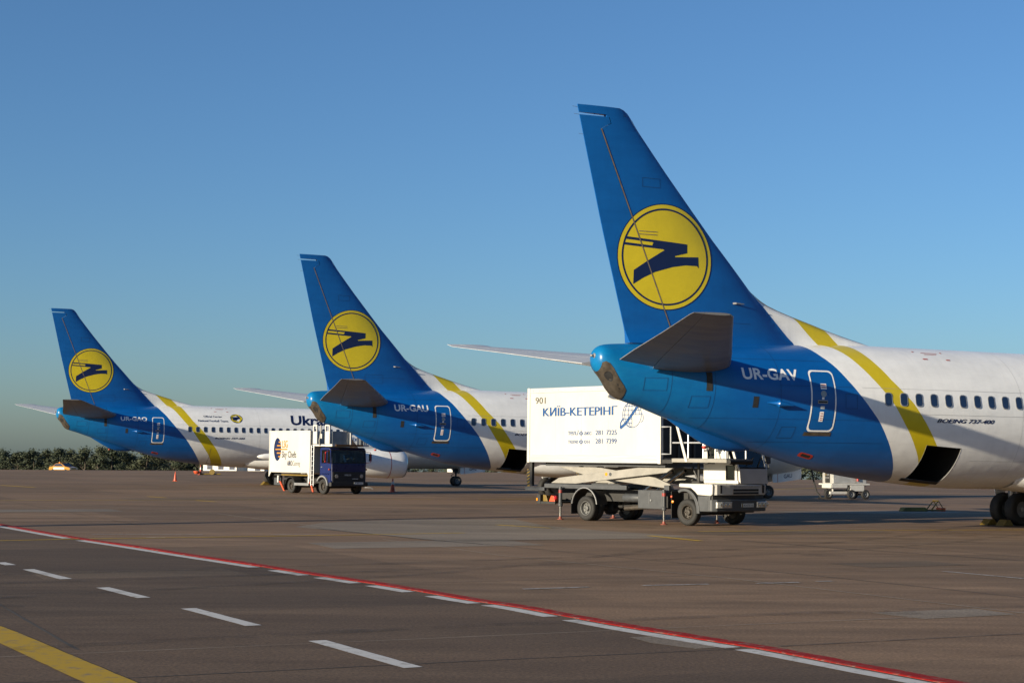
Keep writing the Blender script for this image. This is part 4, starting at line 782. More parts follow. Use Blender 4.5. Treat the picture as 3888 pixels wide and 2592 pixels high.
P_('chassis_rail', MB().box(-6.1, 1.0, -.45, -.36, .62, .98).box(-6.1, 1.0, .36, .45, .62, .98).box(-5.9, -5.8, -.36, .36, .65, .95).box(-3.0, -2.9, -.36, .36, .65, .95).box(-.9, -.8, -1.0, 1.0, .5, .9), M_CHAS)
P_('tail_beam', MB().box(-7.13, -6.2, -1.1, -.98, .90, 1.02).box(-7.13, -6.2, .98, 1.1, .90, 1.02), M_CHAR, bevel=.01)
P_('rear_crossbar', MB().box(-6.44, -6.28, -1.2, 1.2, .48, .78).box(-6.3, -5.6, -1.18, -1.1, .48, .56), M_CHAS, bevel=.01)
for yy in (-1.12, 1.0): P_('tail_lamp', MB().box(-6.47, -6.44, yy, yy + .12, .56, .68), M_RED)
P_('side_marker', MB().box(-6.44, -6.38, -1.225, -1.2, .58, .66), M_AMBER)
for ya in (-1.2, 1.08):
    gp = P_('guard_post', MB().box(-6.80, -6.68, ya, ya + .10, 1.06, 1.83), M_CHAS)
    gb = P_('guard_board', MB().box(-6.94, -6.805, ya + .02, ya + .04, 1.04, 1.60), M_YELP)
    for k in range(5):
        z = 1.06 + k * .11; P_('guard_stripe', MB().prism([(-6.935, z), (-6.81, z + .06), (-6.81, z + .11), (-6.935, z + .05)], ya + .0, ya + .018), M_CHAS, gb)
P_('tool_locker', MB().box(-1.89, -.90, -1.2, -.55, .46, 1.02), M_CHAR, bevel=.015); P_('locker_latch', MB().tube([(-1.40, -1.212, .62), (-1.40, -1.212, .95)], .01, 6).lathe([(-1.23, .03), (-1.2, .03)], 'y', 10, (-1.33, 0, .72)), M_STRUT)
P_('locker', MB().box(-2.4, -.95, .55, 1.2, .46, 1.02), M_CHAR, bevel=.015)
P_('air_tank', MB().lathe([(-2.82, .02), (-2.80, .10), (-2.74, .135), (-2.1, .135), (-2.03, .10), (-2.01, .02)], 'x', 20, (0, -.85, .76)), M_CHAR, smooth=40)
P_('exhaust_silencer', MB().tube([(-2.9, -.7, .42), (-1.9, -.75, .50)], .07, 12), M_BURNT, smooth=40)
for xw, sy in ((-4.22, -1), (-4.22, 1)):
    for k, dy in enumerate((0, .27)): wheel(TK, xw, sy * (1.05 - dy), .39, .39, .24, M_RIMR, 'wheel', .60, out=sy)
    prof = [(xw + .56 * math.cos(a), .48 + .56 * math.sin(a)) for a in np.linspace(R(175), R(5), 16)]
    prof2 = [(xw + .535 * math.cos(a), .48 + .535 * math.sin(a)) for a in np.linspace(R(5), R(175), 16)]
    P_('mudguard', MB().prism(prof + prof2, sy * .72, sy * 1.2), M_CHAS, smooth=30); P_('mudguard_lip', MB().tube([(a, sy * 1.21, b) for a, b in prof], .02, 6), M_STRUT, smooth=40)
    P_('mud_flap', MB().box(xw - .62, xw - .60, sy * .72 if sy > 0 else -1.2, sy * 1.2 if sy > 0 else -.72, .2, .7), M_BLACK)
P_('rear_axle', MB().tube([(-4.22, -.8, .39), (-4.22, .8, .39)], .09, 10).lathe([(-.2, .12), (-.12, .22), (.12, .22), (.2, .12)], 'y', 16, (-4.22, 0, .39)).tube([(-4.1, 0, .42), (-1.2, 0, .6)], .05, 8), M_CHAS, smooth=40)
for sy in (-1, 1): wheel(TK, .05, sy * 1.02, .395, .395, .27, M_RIMD, 'wheel', .58, out=sy)
P_('front_axle', MB().tube([(.05, -.9, .38), (.05, .9, .38)], .08, 10), M_CHAS)
for xj in (-5.30, -.79):
    for sy in (-1, 1):
        j = P_('outrigger', MB().lathe([(.42, .055), (.44, .075), (.52, .078), (.54, .06), (1.05, .06)], 'z', 14, (xj, sy * 1.22, 0)).box(xj - .04, xj + .04, min(sy * .5, sy * 1.2), max(sy * .5, sy * 1.2), .85, .95), M_CHAR, smooth=40)
        P_('ram', MB().lathe([(.06, .036), (.44, .036)], 'z', 12, (xj, sy * 1.22, 0)), M_CHROME, j, smooth=40)
        P_('foot', MB().lathe([(.002, .11), (.02, .11), (.03, .05), (.10, .045)], 'z', 14, (xj, sy * 1.22, 0)), mat('red_oxide', (.22, .05, .03), .6), j, smooth=30)
        P_('red_band', MB().lathe([(.86, .062), (.89, .062)], 'z', 14, (xj, sy * 1.22, 0), cap=False).lathe([(.91, .062), (.94, .062)], 'z', 14, (xj, sy * 1.22, 0), cap=False), M_RED, j)
# half-width cab on a full-width lower body
def arch_poly(x0, x1, z0, z1, cx, r):
    return [(x0, z1), (x0, z0 + .0)] + [(cx + r * math.cos(a), .40 + r * math.sin(a)) for a in np.linspace(R(150), R(25), 12) if .40 + r * math.sin(a) > z0] + [(x1, z0), (x1, z1)]
P_('lower_body', MB().prism([(-.17, 1.25), (-.17, 1.14), (.30, 1.12), (.48, 1.0), (.56, .92), (1.06, .90), (1.14, .94), (1.15, 1.22), (1.10, 1.25)], -1.25, 1.22), M_WHITE, bevel=.03)
ar = [(.05 + .60 * math.cos(a), .40 + .70 * math.sin(a)) for a in np.linspace(R(115), R(-2), 14)]; ar2 = [(.05 + .49 * math.cos(a), .40 + .62 * math.sin(a)) for a in np.linspace(R(-2), R(115), 14)]
for sy in (-1, 1): P_('wheel_arch', MB().prism(ar + ar2, min(sy * .8, sy * 1.262), max(sy * .8, sy * 1.262)), M_CHAR, bevel=.01)
P_('mud_flap', MB().box(-.52, -.50, -1.2, -.75, .2, 1.0), M_BLACK)
P_('step_panel', MB().prism([(.60, .44), (1.02, .44), (1.06, .9), (.56, .9)], -1.24, -1.0).prism([(.60, .44), (1.02, .44), (1.06, .9), (.56, .9)], 1.0, 1.22), M_CHAR, bevel=.02)
bp_ = [(-1.25, .95), (-1.24, 1.10), (-1.12, 1.22), (-.6, 1.29), (.6, 1.29), (1.08, 1.24), (1.22, 1.10), (1.22, .95)]
bum = P_('bumper', MB().prism([(y, x) for x, y in []] or [(x, y) for y, x in bp_], .44, .80, 'z'), M_CHAR, bevel=.03)
P_('bumper_grille', MB().prism([(x + .0, y) for y, x in [(-1.2, .98), (-1.18, 1.1), (-.6, 1.22), (.6, 1.22), (1.15, 1.1), (1.18, .98)]], .78, .95, 'z'), M_CHAS)
nose_ = [(-1.24, .95), (-1.22, 1.08), (-1.10, 1.20), (-.6, 1.26), (.6, 1.26), (1.08, 1.20), (1.21, 1.08), (1.22, .95)]
P_('front_panel', MB().prism([(x, y) for y, x in nose_], .925, 1.235, 'z'), M_WHITE, bevel=.02)
for ya, yb in ((-1.16, -.55), (.60, 1.14)):
    hl = P_('headlight', MB().prism([(1.2, ya), (1.255 if ya < 0 else 1.30, ya + .02), (1.302, ya + .18), (1.312, yb), (1.2, yb)] if ya < 0 else [(1.2, ya), (1.312, ya), (1.302, yb - .18), (1.255, yb - .02), (1.2, yb)], .55, .73, 'z'), M_LENS, bevel=.01)
    for k in range(3): P_('headlight_bulb', MB().lathe([(1.312, .055), (1.316, .05), (1.318, .02)], 'x', 14, (0, ya + .14 + .17 * k, .64)), M_CHROME, hl)
for z in (1.075, .985): P_('grille_slot', MB().box(1.258, 1.268, -.44, .72, z - .035, z + .03), M_DARK)
for ya in (-.95, 1.0): P_('corner_slot', MB().box(1.205, 1.24, ya - .05, ya + .03, .98, 1.22), M_DARK, bevel=.01)
front_words('model_name', 'EUROCARGO', TK, M_STRUT, -.40, .78, 1.145, 1.19, 1.2655, .02)
pl = P_('number_plate', MB().box(1.29, 1.305, -.10, .45, .57, .68), M_PLATE); [front_words('plate_number', t_, pl, M_NAVY, a_, b_, .595, .655, 1.3065, .01) for t_, a_, b_ in (('AI', -.03, .06), ('6735', .10, .29), ('AO', .33, .43))]; P_('plate_band', MB().box(1.3052, 1.3062, -.098, -.055, .572, .678), M_YELP, pl)
cabp = [(-.15, 1.27), (-.15, 2.50), (-.05, 2.58), (.70, 2.60), (.86, 2.52), (1.16, 1.72), (1.20, 1.27)]
cw = .015
cs = MB()
# cab shell with window openings: side facing the platform, front, roof, back
cs.prism([(-.15, 1.255), (1.20, 1.255), (1.19, 1.36), (-.15, 1.36)], -.15, 1.2); P_('cab_base', cs, M_WHITE, bevel=.02)
for sy, ya in ((-1, -.15), (1, 1.17)):
    P_('cab_door', MB().prism([(-.15, 1.362), (.74, 1.362), (.74, 1.80), (.98, 1.80), (.74, 2.38), (.30, 2.38), (.30, 1.84), (-.15, 1.84)], ya, ya + .03).prism([(1.06, 1.362), (1.17, 1.362), (1.14, 1.80), (1.06, 1.80)], ya, ya + .03).prism([(-.15, 1.842), (.0, 1.842), (.0, 2.44), (-.15, 2.44)], ya, ya + .03).prism([(-.15, 2.442), (.0, 2.382), (.76, 2.382), (.70, 2.56), (-.05, 2.56)], ya, ya + .03), M_WHITE)
    P_('door_window', MB().box(.74, 1.06, ya + .012, ya + .018, 1.362, 1.80), M_GLASS); P_('side_window', MB().prism([(.0, 1.842), (.30, 1.842), (.30, 2.38), (.0, 2.38)], ya + .012, ya + .018), M_GLASS)
    P_('window_frame', MB().tube([(.74, ya - .004 if sy < 0 else ya + .034, 1.37), (1.06, ya - .004 if sy < 0 else ya + .034, 1.37), (1.06, ya - .004 if sy < 0 else ya + .034, 1.79), (.74, ya - .004 if sy < 0 else ya + .034, 1.79), (.74, ya - .004 if sy < 0 else ya + .034, 1.37)], .015, 6), M_BLACK)
P_('cab_back', MB().box(-.15, -.12, -.12, 1.17, 1.362, 2.5), M_WHITE); P_('cab_roof', MB().prism([(-.16, 2.50), (-.05, 2.585), (.70, 2.605), (.88, 2.53), (.80, 2.47), (-.1, 2.47)], -.16, 1.21), M_WHITE, bevel=.02)
P_('cab_front', MB().prism([(1.10, 1.362), (1.225, 1.30), (1.25, 1.25), (1.21, 1.70), (1.15, 1.72)], -.10, 1.19), M_WHITE, bevel=.015)
P_('windscreen', MB().prism([(1.165, 1.725), (1.185, 1.725), (.89, 2.50), (.87, 2.50)], -.06, 1.14), M_GLASS)
for ya in (-.13, 1.14): P_('windscreen_pillar', MB().prism([(1.12, 1.70), (1.20, 1.70), (.91, 2.52), (.83, 2.52)], ya, ya + .06), M_WHITE, bevel=.01)
P_('windscreen_seal', MB().tube([(1.19, -.05, 1.73), (1.19, 1.14, 1.73)], .025, 6), M_BLACK)
P_('wiper', MB().tube([(1.205, .15, 1.73), (1.08, .75, 2.06)], .012, 6).tube([(1.205, .75, 1.73), (1.08, 1.1, 2.06)], .012, 6), M_BLACK)
P_('seat', MB().box(.0, .45, .55, 1.0, 1.37, 1.75).box(.0, .12, .55, 1.0, 1.75, 2.3), M_INT, bevel=.03); P_('dashboard', MB().box(.8, 1.1, -.05, 1.12, 1.40, 1.70), M_INT, bevel=.03)
P_('steering_wheel', MB().tube([(.68 + .07 * math.sin(t), .78 + .2 * math.cos(t), 1.86 + .17 * math.sin(t)) for t in np.linspace(0, 2 * math.pi, 20)], .014, 6), M_BLACK)
for sy, yy, xx_ in ((-1, -.55, .45), (1, 1.48, 1.0)):
    P_('mirror', MB().box(xx_ - .05, xx_ + .05, yy - .11, yy + .11, 2.24 if sy < 0 else 1.86, 2.60 if sy < 0 else 2.22), M_CHAR, bevel=.03); P_('mirror_arm', MB().tube([(xx_, yy, 2.25 if sy < 0 else 1.9), (xx_ + .05, yy, 2.0 if sy < 0 else 1.72), (1.05, -.12 if sy < 0 else 1.2, 1.95 if sy < 0 else 1.72)], .018, 6), M_CHAS)
# loading platform beside the cab
P_('platform_deck', MB().box(-.46, 1.68, -1.25, -.24, 1.875, 1.99), M_ARM, bevel=.012); P_('platform_grating', MB().box(-.44, 1.66, -1.22, -.27, 1.99, 2.0), M_CHAR)
P_('platform_bracket', MB().box(-.92, -.46, -1.2, -.3, 1.84, 1.95), M_CHAS)
P_('bumper_roll', MB().lathe([(-1.25, .03), (-1.24, .075), (-.22, .075), (-.21, .03)], 'y', 18, (1.76, 0, 1.905)), M_BLACK, smooth=40)
def rail(pts, r=.024): return P_('guard_rail', MB().tube(pts, r, 8), M_ALU, smooth=40)
rail([(-.46, -1.2, 2.46), (1.0, -1.2, 2.46), (1.62, -1.2, 2.44)]); rail([(-.20, -1.2, 2.95), (1.0, -1.2, 2.92)], .022); rail([(.75, -.3, 2.42), (1.62, -.3, 2.42)]); rail([(1.62, -1.2, 2.44), (1.62, -.3, 2.44)])
for x_ in (.16, .75, 1.22, 1.62): rail([(x_, -1.2, 2.0), (x_, -1.2, 2.93 if x_ < 1.1 else 2.46)])
for x_ in (.75, 1.62): rail([(x_, -.3, 2.0), (x_, -.3, 2.46)])
P_('diagonal_brace', MB().prism([(.10, 1.89), (.20, 1.89), (-.18, 2.96), (-.27, 2.96)], -1.275, -1.252), M_WHITE)
P_('gate', MB().tube([(-.88, -1.22, 2.12), (-.52, -1.22, 2.12), (-.52, -1.22, 2.94), (-.88, -1.22, 2.94)], .026, 8), M_ALU)
P_('lift_bracing', MB().tube([(-.3, -.2, 1.3), (-.55, -.2, 1.75)], .035, 8).tube([(-.3, .6, 1.3), (-.3, .6, 1.9)], .04, 8).box(-.5, -.2, -.3, .7, 1.25, 1.31).tube([(-.3, -.2, 1.9), (-.3, -.2, 1.3)], .04, 8), M_CHAS)
P_('fender_lamp', MB().lathe([(-1.29, .01), (-1.275, .04), (-1.25, .045)], 'y', 12, (-.40, 0, .70)), M_AMBER, smooth=40); P_('fender_lamp', MB().lathe([(-1.29, .01), (-1.275, .035), (-1.25, .04)], 'y', 12, (-.45, 0, .85)), M_ORANGE, smooth=40)
P_('warning_flag', MB().lathe([(-.05, .01), (-.04, .06), (.02, .07), (.05, .01)], 'x', 10, (-5.55, -1.18, .68)), mat('signal_red', (.6, .02, .03), .4), smooth=40)

# ---------------------------------------------------------------- blue-cab catering truck
LT = thing('catering_truck', 'smaller catering truck with dark blue cab and white box behind the middle tail', 'truck', (-9.1042, 84.0645, 0), R(-50))
def L_(name, mb, m, parent=LT, **k): return obj(name, mb, m, parent, **k)
lb = L_('cargo_box', MB().box(-4.90, -.84, -1.24, 1.24, 1.09, 3.31), M_BOXW, bevel=.015)
for sy in (-1, 1):
    a, b = (-1.254, -1.20) if sy < 0 else (1.20, 1.254)
    L_('corner_gusset', MB().prism([(-4.92, 1.14), (-4.92, .86), (-4.88, .86), (-4.66, 1.14)], a, b).prism([(-1.10, 1.14), (-.86, .80), (-.82, .80), (-.82, 1.14)], a, b), M_BOXW, lb)
    L_('box_edge', MB().box(-4.92, -4.86, a, b, 1.14, 3.33).box(-.88, -.82, a, b, 1.14, 3.33), M_BOXW, lb); L_('roof_edge', MB().box(-4.86, -.88, a, b, 3.24, 3.33), M_BOXW, lb)
ys = -1.248
el_ = [(-4.08 + .36 * math.cos(t), 2.33 + .62 * math.sin(t)) for t in np.linspace(0, 2 * math.pi, 40)[:-1]]
obj('logo_oval', wrap(flat_mesh([el_]), lambda u, v: (u, ys, v)), M_NAVY, LT)
M_LOGO = mat('logo_orange', (.46, .19, .015), .45)
for x0, x1, z in ((-3.95, -3.76, 2.72), (-4.12, -3.73, 2.53), (-4.28, -3.08, 2.33), (-4.12, -3.73, 2.13), (-3.97, -3.77, 1.94)): L_('logo_bar', MB().box(x0, x1, ys - .006, ys - .002, z - .035, z + .035), M_LOGO)
flat_words('brand_letters', 'LSG', LT, M_LOGO, -3.62, -3.06, 2.42, 2.80, ys, .03); flat_words('brand_letters', 'Sky Chefs', LT, M_CHAS, -3.63, -2.18, 1.78, 2.24, ys, .008); flat_words('partner_name', 'AIRO', LT, M_NAVY, -3.06, -2.56, 1.46, 1.72, ys, .02); flat_words('partner_name', 'Catering', LT, M_PRTGREY, -2.52, -1.78, 1.38, 1.72, ys, -.012, .25)
L_('chassis', MB().box(-4.6, .8, -.45, -.35, .55, .90).box(-4.6, .8, .35, .45, .55, .90).box(-4.8, -.9, -1.0, 1.0, .92, 1.0), M_CHAS)
L_('yellow_strip', MB().box(-4.0, -.95, -1.01, -1.002, .925, 1.0), M_YELP)
L_('side_guard', MB().box(-2.35, -.95, -1.24, -1.16, .42, .56).box(-2.35, -.95, 1.16, 1.24, .42, .56), M_STRUT, bevel=.01)
for x_, m in ((-4.05, M_WHITE), (-1.0, M_WHITE)): L_('guard_bracket', MB().box(x_ - .05, x_ + .08, -1.22, -1.1, .55, .92), m, bevel=.01)
for q_ in ([(-3.95, .62), (-3.82, .62), (-3.35, .10), (-3.48, .10)], [(-.92, .62), (-.80, .62), (-.52, .10), (-.64, .10)]): L_('stabilizer_leg', MB().prism(q_, -1.2, -1.12), M_ORANGE, bevel=.01)
L_('mud_flap', MB().box(-3.42, -3.40, -1.2, -.7, .15, .7), M_BLACK); L_('rear_panel', MB().box(-4.6, -3.9, -1.1, -1.02, .4, .8), M_CHAR)
for sy in (-1, 1):
    for dy in (0, .26): wheel(LT, -2.83, sy * (1.03 - dy), .38, .38, .23, M_RIMD, 'wheel', .58, out=sy)
    pr = [(-2.83 + .50 * math.cos(a), .40 + .48 * math.sin(a)) for a in np.linspace(R(170), R(10), 14)]; pr2 = [(-2.83 + .47 * math.cos(a), .40 + .45 * math.sin(a)) for a in np.linspace(R(10), R(170), 14)]
    L_('mudguard', MB().prism(pr + pr2, min(sy * .7, sy * 1.2), max(sy * .7, sy * 1.2)), M_CHAS, smooth=30)
    wheel(LT, .22, sy * 1.0, .40, .40, .25, M_RIMD, 'wheel', .58, out=sy)
    pr = [(.22 + .56 * math.cos(a), .42 + .56 * math.sin(a)) for a in np.linspace(R(150), R(5), 14)]; pr2 = [(.22 + .48 * math.cos(a), .42 + .48 * math.sin(a)) for a in np.linspace(R(5), R(150), 14)]
    L_('wheel_arch', MB().prism(pr + pr2, min(sy * .8, sy * 1.18), max(sy * .8, sy * 1.18)), M_STRUT, smooth=30)
L_('axles', MB().tube([(-2.83, -.8, .38), (-2.83, .8, .38)], .09, 10).tube([(.22, -.9, .38), (.22, .9, .38)], .08, 10).box(-.9, .1, -.5, .5, .35, .6), M_CHAS)
lad = L_('ladder', MB().tube([(-.74, -1.22, .42), (-.74, -1.22, 2.55)], .022, 8).tube([(-.50, -1.22, .42), (-.50, -1.22, 2.55)], .022, 8), M_ALU, smooth=40)
for k in range(9): L_('rung', MB().tube([(-.74, -1.22, .50 + .245 * k), (-.50, -1.22, .50 + .245 * k)], .016, 6), M_ALU, lad)
cab_y = 1.10
L_('cab_floor', MB().box(-.08, .90, -cab_y, cab_y, 1.02, 1.10), M_CABB)
L_('cab_back', MB().box(-.08, -.05, -cab_y, cab_y, 1.10, 1.55).box(-.08, -.05, -cab_y, -.75, 1.55, 2.30).box(-.08, -.05, .75, cab_y, 1.55, 2.30).box(-.08, -.05, -.12, .12, 1.55, 2.30).box(-.08, -.05, -cab_y, cab_y, 2.15, 2.32), M_CABB)
L_('cab_roof', MB().prism([(-.10, 2.30), (-.06, 2.40), (.10, 2.44), (.72, 2.44), (.86, 2.38), (.89, 2.30)], -cab_y - .02, cab_y + .02), M_CABB, bevel=.03)
for sy in (-1, 1):
    a, b = (-cab_y - .0, -cab_y + .03) if sy < 0 else (cab_y - .03, cab_y)
    dr = L_('cab_door', MB().prism([(-.08, 1.62), (-.08, .98), (.14, 1.0), (.62, .86), (.80, .55), (.93, .55), (.97, 1.62)], a, b).prism([(-.08, 1.622), (.06, 1.622), (.06, 2.30), (-.08, 2.30)], a, b).prism([(.55, 1.622), (.60, 1.622), (.60, 2.30), (.55, 2.30)], a, b).prism([(.88, 1.622), (.97, 1.622), (.92, 2.30), (.84, 2.30)], a, b), M_CABB)
    L_('side_window', MB().box(.06, .55, (a + b) / 2 - .003, (a + b) / 2 + .003, 1.622, 2.30).prism([(.60, 1.622), (.88, 1.622), (.84, 2.30), (.60, 2.30)], (a + b) / 2 - .003, (a + b) / 2 + .003), M_GLASS, dr)
    L_('door_handle', MB().box(.02, .14, a - .012 if sy < 0 else b, a if sy < 0 else b + .012, 1.40, 1.44), M_STRUT, dr)
    L_('mirror_frame', MB().tube([(.75, sy * 1.12, 2.25), (.90, sy * 1.42, 2.20), (.90, sy * 1.45, 1.68), (.80, sy * 1.12, 1.62)], .018, 6), mat('signal_red', (.6, .02, .03), .4)); L_('mirror', MB().box(.87, .91, sy * 1.42 - .09, sy * 1.42 + .09, 1.74, 2.12), M_CHAS, bevel=.015)
    L_('turn_signal', MB().lathe([(0, .03), (.02, .045), (.06, .045), (.08, .02)], 'x', 12, (.86, sy * 1.17, 1.30)), M_AMBER if sy > 0 else M_ORANGE, smooth=40)
L_('cab_front', MB().prism([(.93, .62), (1.0, .70), (1.0, 1.60), (.93, 1.62)], -cab_y + .03, cab_y - .03), M_CABB, bevel=.03)
L_('grille', MB().box(.99, 1.02, -1.02, 1.02, .64, 1.18), M_CHAS, bevel=.02)
for k in range(4): L_('grille_slat', MB().box(1.021, 1.03, -.98, .98, .70 + .12 * k, .715 + .12 * k), M_CHAR)
for yy in (-.78, .78): L_('headlight', MB().lathe([(1.02, .10), (1.035, .10), (1.04, .07), (1.03, .02)], 'x', 18, (0, yy, .95)), M_LENS, smooth=40)
front_words('maker_name', 'IVECO', LT, M_PLATE, -.28, .12, .97, 1.05, 1.032, .03); L_('name_bar', MB().box(1.031, 1.036, .20, .56, .80, .83), M_PLATE)
L_('bumper', MB().box(.86, 1.08, -1.16, 1.16, .42, .64), M_CHAS, bevel=.03); lp = L_('number_plate', MB().box(1.08, 1.09, .28, .86, .52, .64), M_PLATE); [front_words('plate_number', t_, lp, M_SEAM, a_, b_, .545, .615, 1.0915, .01) for t_, a_, b_ in (('E', .33, .37), ('48', .45, .57), ('KX', .62, .76))]
L_('tow_hook', MB().tube([(.9, .9, .42), (1.1, .95, .36), (1.3, 1.2, .36), (1.35, 1.3, .28)], .03, 8), M_STRUT, smooth=40)
L_('windscreen', MB().prism([(.955, 1.63), (.965, 1.63), (.885, 2.31), (.875, 2.31)], -cab_y + .05, cab_y - .05), M_GLASS); L_('windscreen_seal', MB().tube([(.97, -1.05, 1.63), (.97, 1.05, 1.63), (.885, 1.03, 2.31), (.885, -1.03, 2.31), (.97, -1.05, 1.63)], .02, 6), M_BLACK)
L_('wiper', MB().tube([(.985, -.6, 1.64), (.975, .1, 1.70)], .012, 6).tube([(.985, .2, 1.64), (.975, .8, 1.70)], .012, 6), M_BLACK)
L_('paper_sheet', MB().box(.70, .90, -.1, .35, 1.615, 1.62), M_PLATE); L_('dashboard', MB().box(.62, .93, -1.0, 1.0, 1.35, 1.60), M_INT, bevel=.04)
for yy in (-.6, .45): L_('seat', MB().box(.0, .42, yy - .25, yy + .25, 1.10, 1.42).box(.0, .12, yy - .25, yy + .25, 1.42, 1.75), M_INT, bevel=.03)
L_('steering_wheel', MB().tube([(.60 + .10 * math.sin(t), .45 + .2 * math.cos(t), 1.66 + .16 * math.sin(t)) for t in np.linspace(0, 2 * math.pi, 20)], .014, 6), M_BLACK)
# platform over the cab
L_('platform_deck', MB().box(-.75, 1.15, -1.15, 1.15, 2.50, 2.60), M_WHITE, bevel=.01); L_('platform_edge', MB().box(1.152, 1.18, -.95, .75, 2.50, 2.60), mat('timber_edge', (.20, .09, .02), .7)); L_('platform_edge', MB().box(.5, 1.15, -1.175, -1.152, 2.49, 2.61), M_WHITE)
for x0, x1 in ((-.72, -.34), (.42, .86)):
    sp_ = L_('side_panel', MB().box(x0, x1, -1.16, -1.08, 2.62, 3.28).box(x0, x0 + .07, -1.16, -1.08, 3.28, 3.55).box(x1 - .07, x1, -1.16, -1.08, 3.28, 3.55).box(x0, x1, -1.16, -1.08, 3.55, 3.62), M_WHITE, bevel=.008)
M_STEEL = mat('dull_steel_sheet', (.24, .255, .27), .35, metal=.6, var=.25, scale=2)
L_('steel_panel', MB().box(.95, .98, -1.05, -.05, 2.62, 3.28), M_STEEL); L_('steel_panel', MB().box(-.74, -.71, -1.0, 1.0, 2.62, 3.2), M_STEEL); L_('side_panel', MB().box(.2, 1.0, 1.06, 1.12, 2.60, 3.05), M_STEEL)
for y0 in (-.02, .42, .85): L_('guard_post', MB().box(1.06, 1.12, y0, y0 + .09, 2.60, 3.40), M_WHITE)
L_('guard_rail', MB().tube([(1.09, -.0, 3.18), (1.09, .9, 3.18)], .02, 8).tube([(1.09, 0, 3.38), (1.09, .9, 3.38)], .02, 8).tube([(1.09, .9, 3.3), (-.6, 1.1, 3.3)], .02, 8), M_ALU); L_('control_box', MB().box(.12, .24, -1.24, -1.16, 2.9, 3.15), M_WHITE, bevel=.01)
L_('hose', MB().tube([(.1, -1.2, 3.6), (.12, -1.22, 3.2), (.02, -1.24, 2.8), (.0, -1.2, 2.55)], .035, 8), M_ARM, smooth=50)
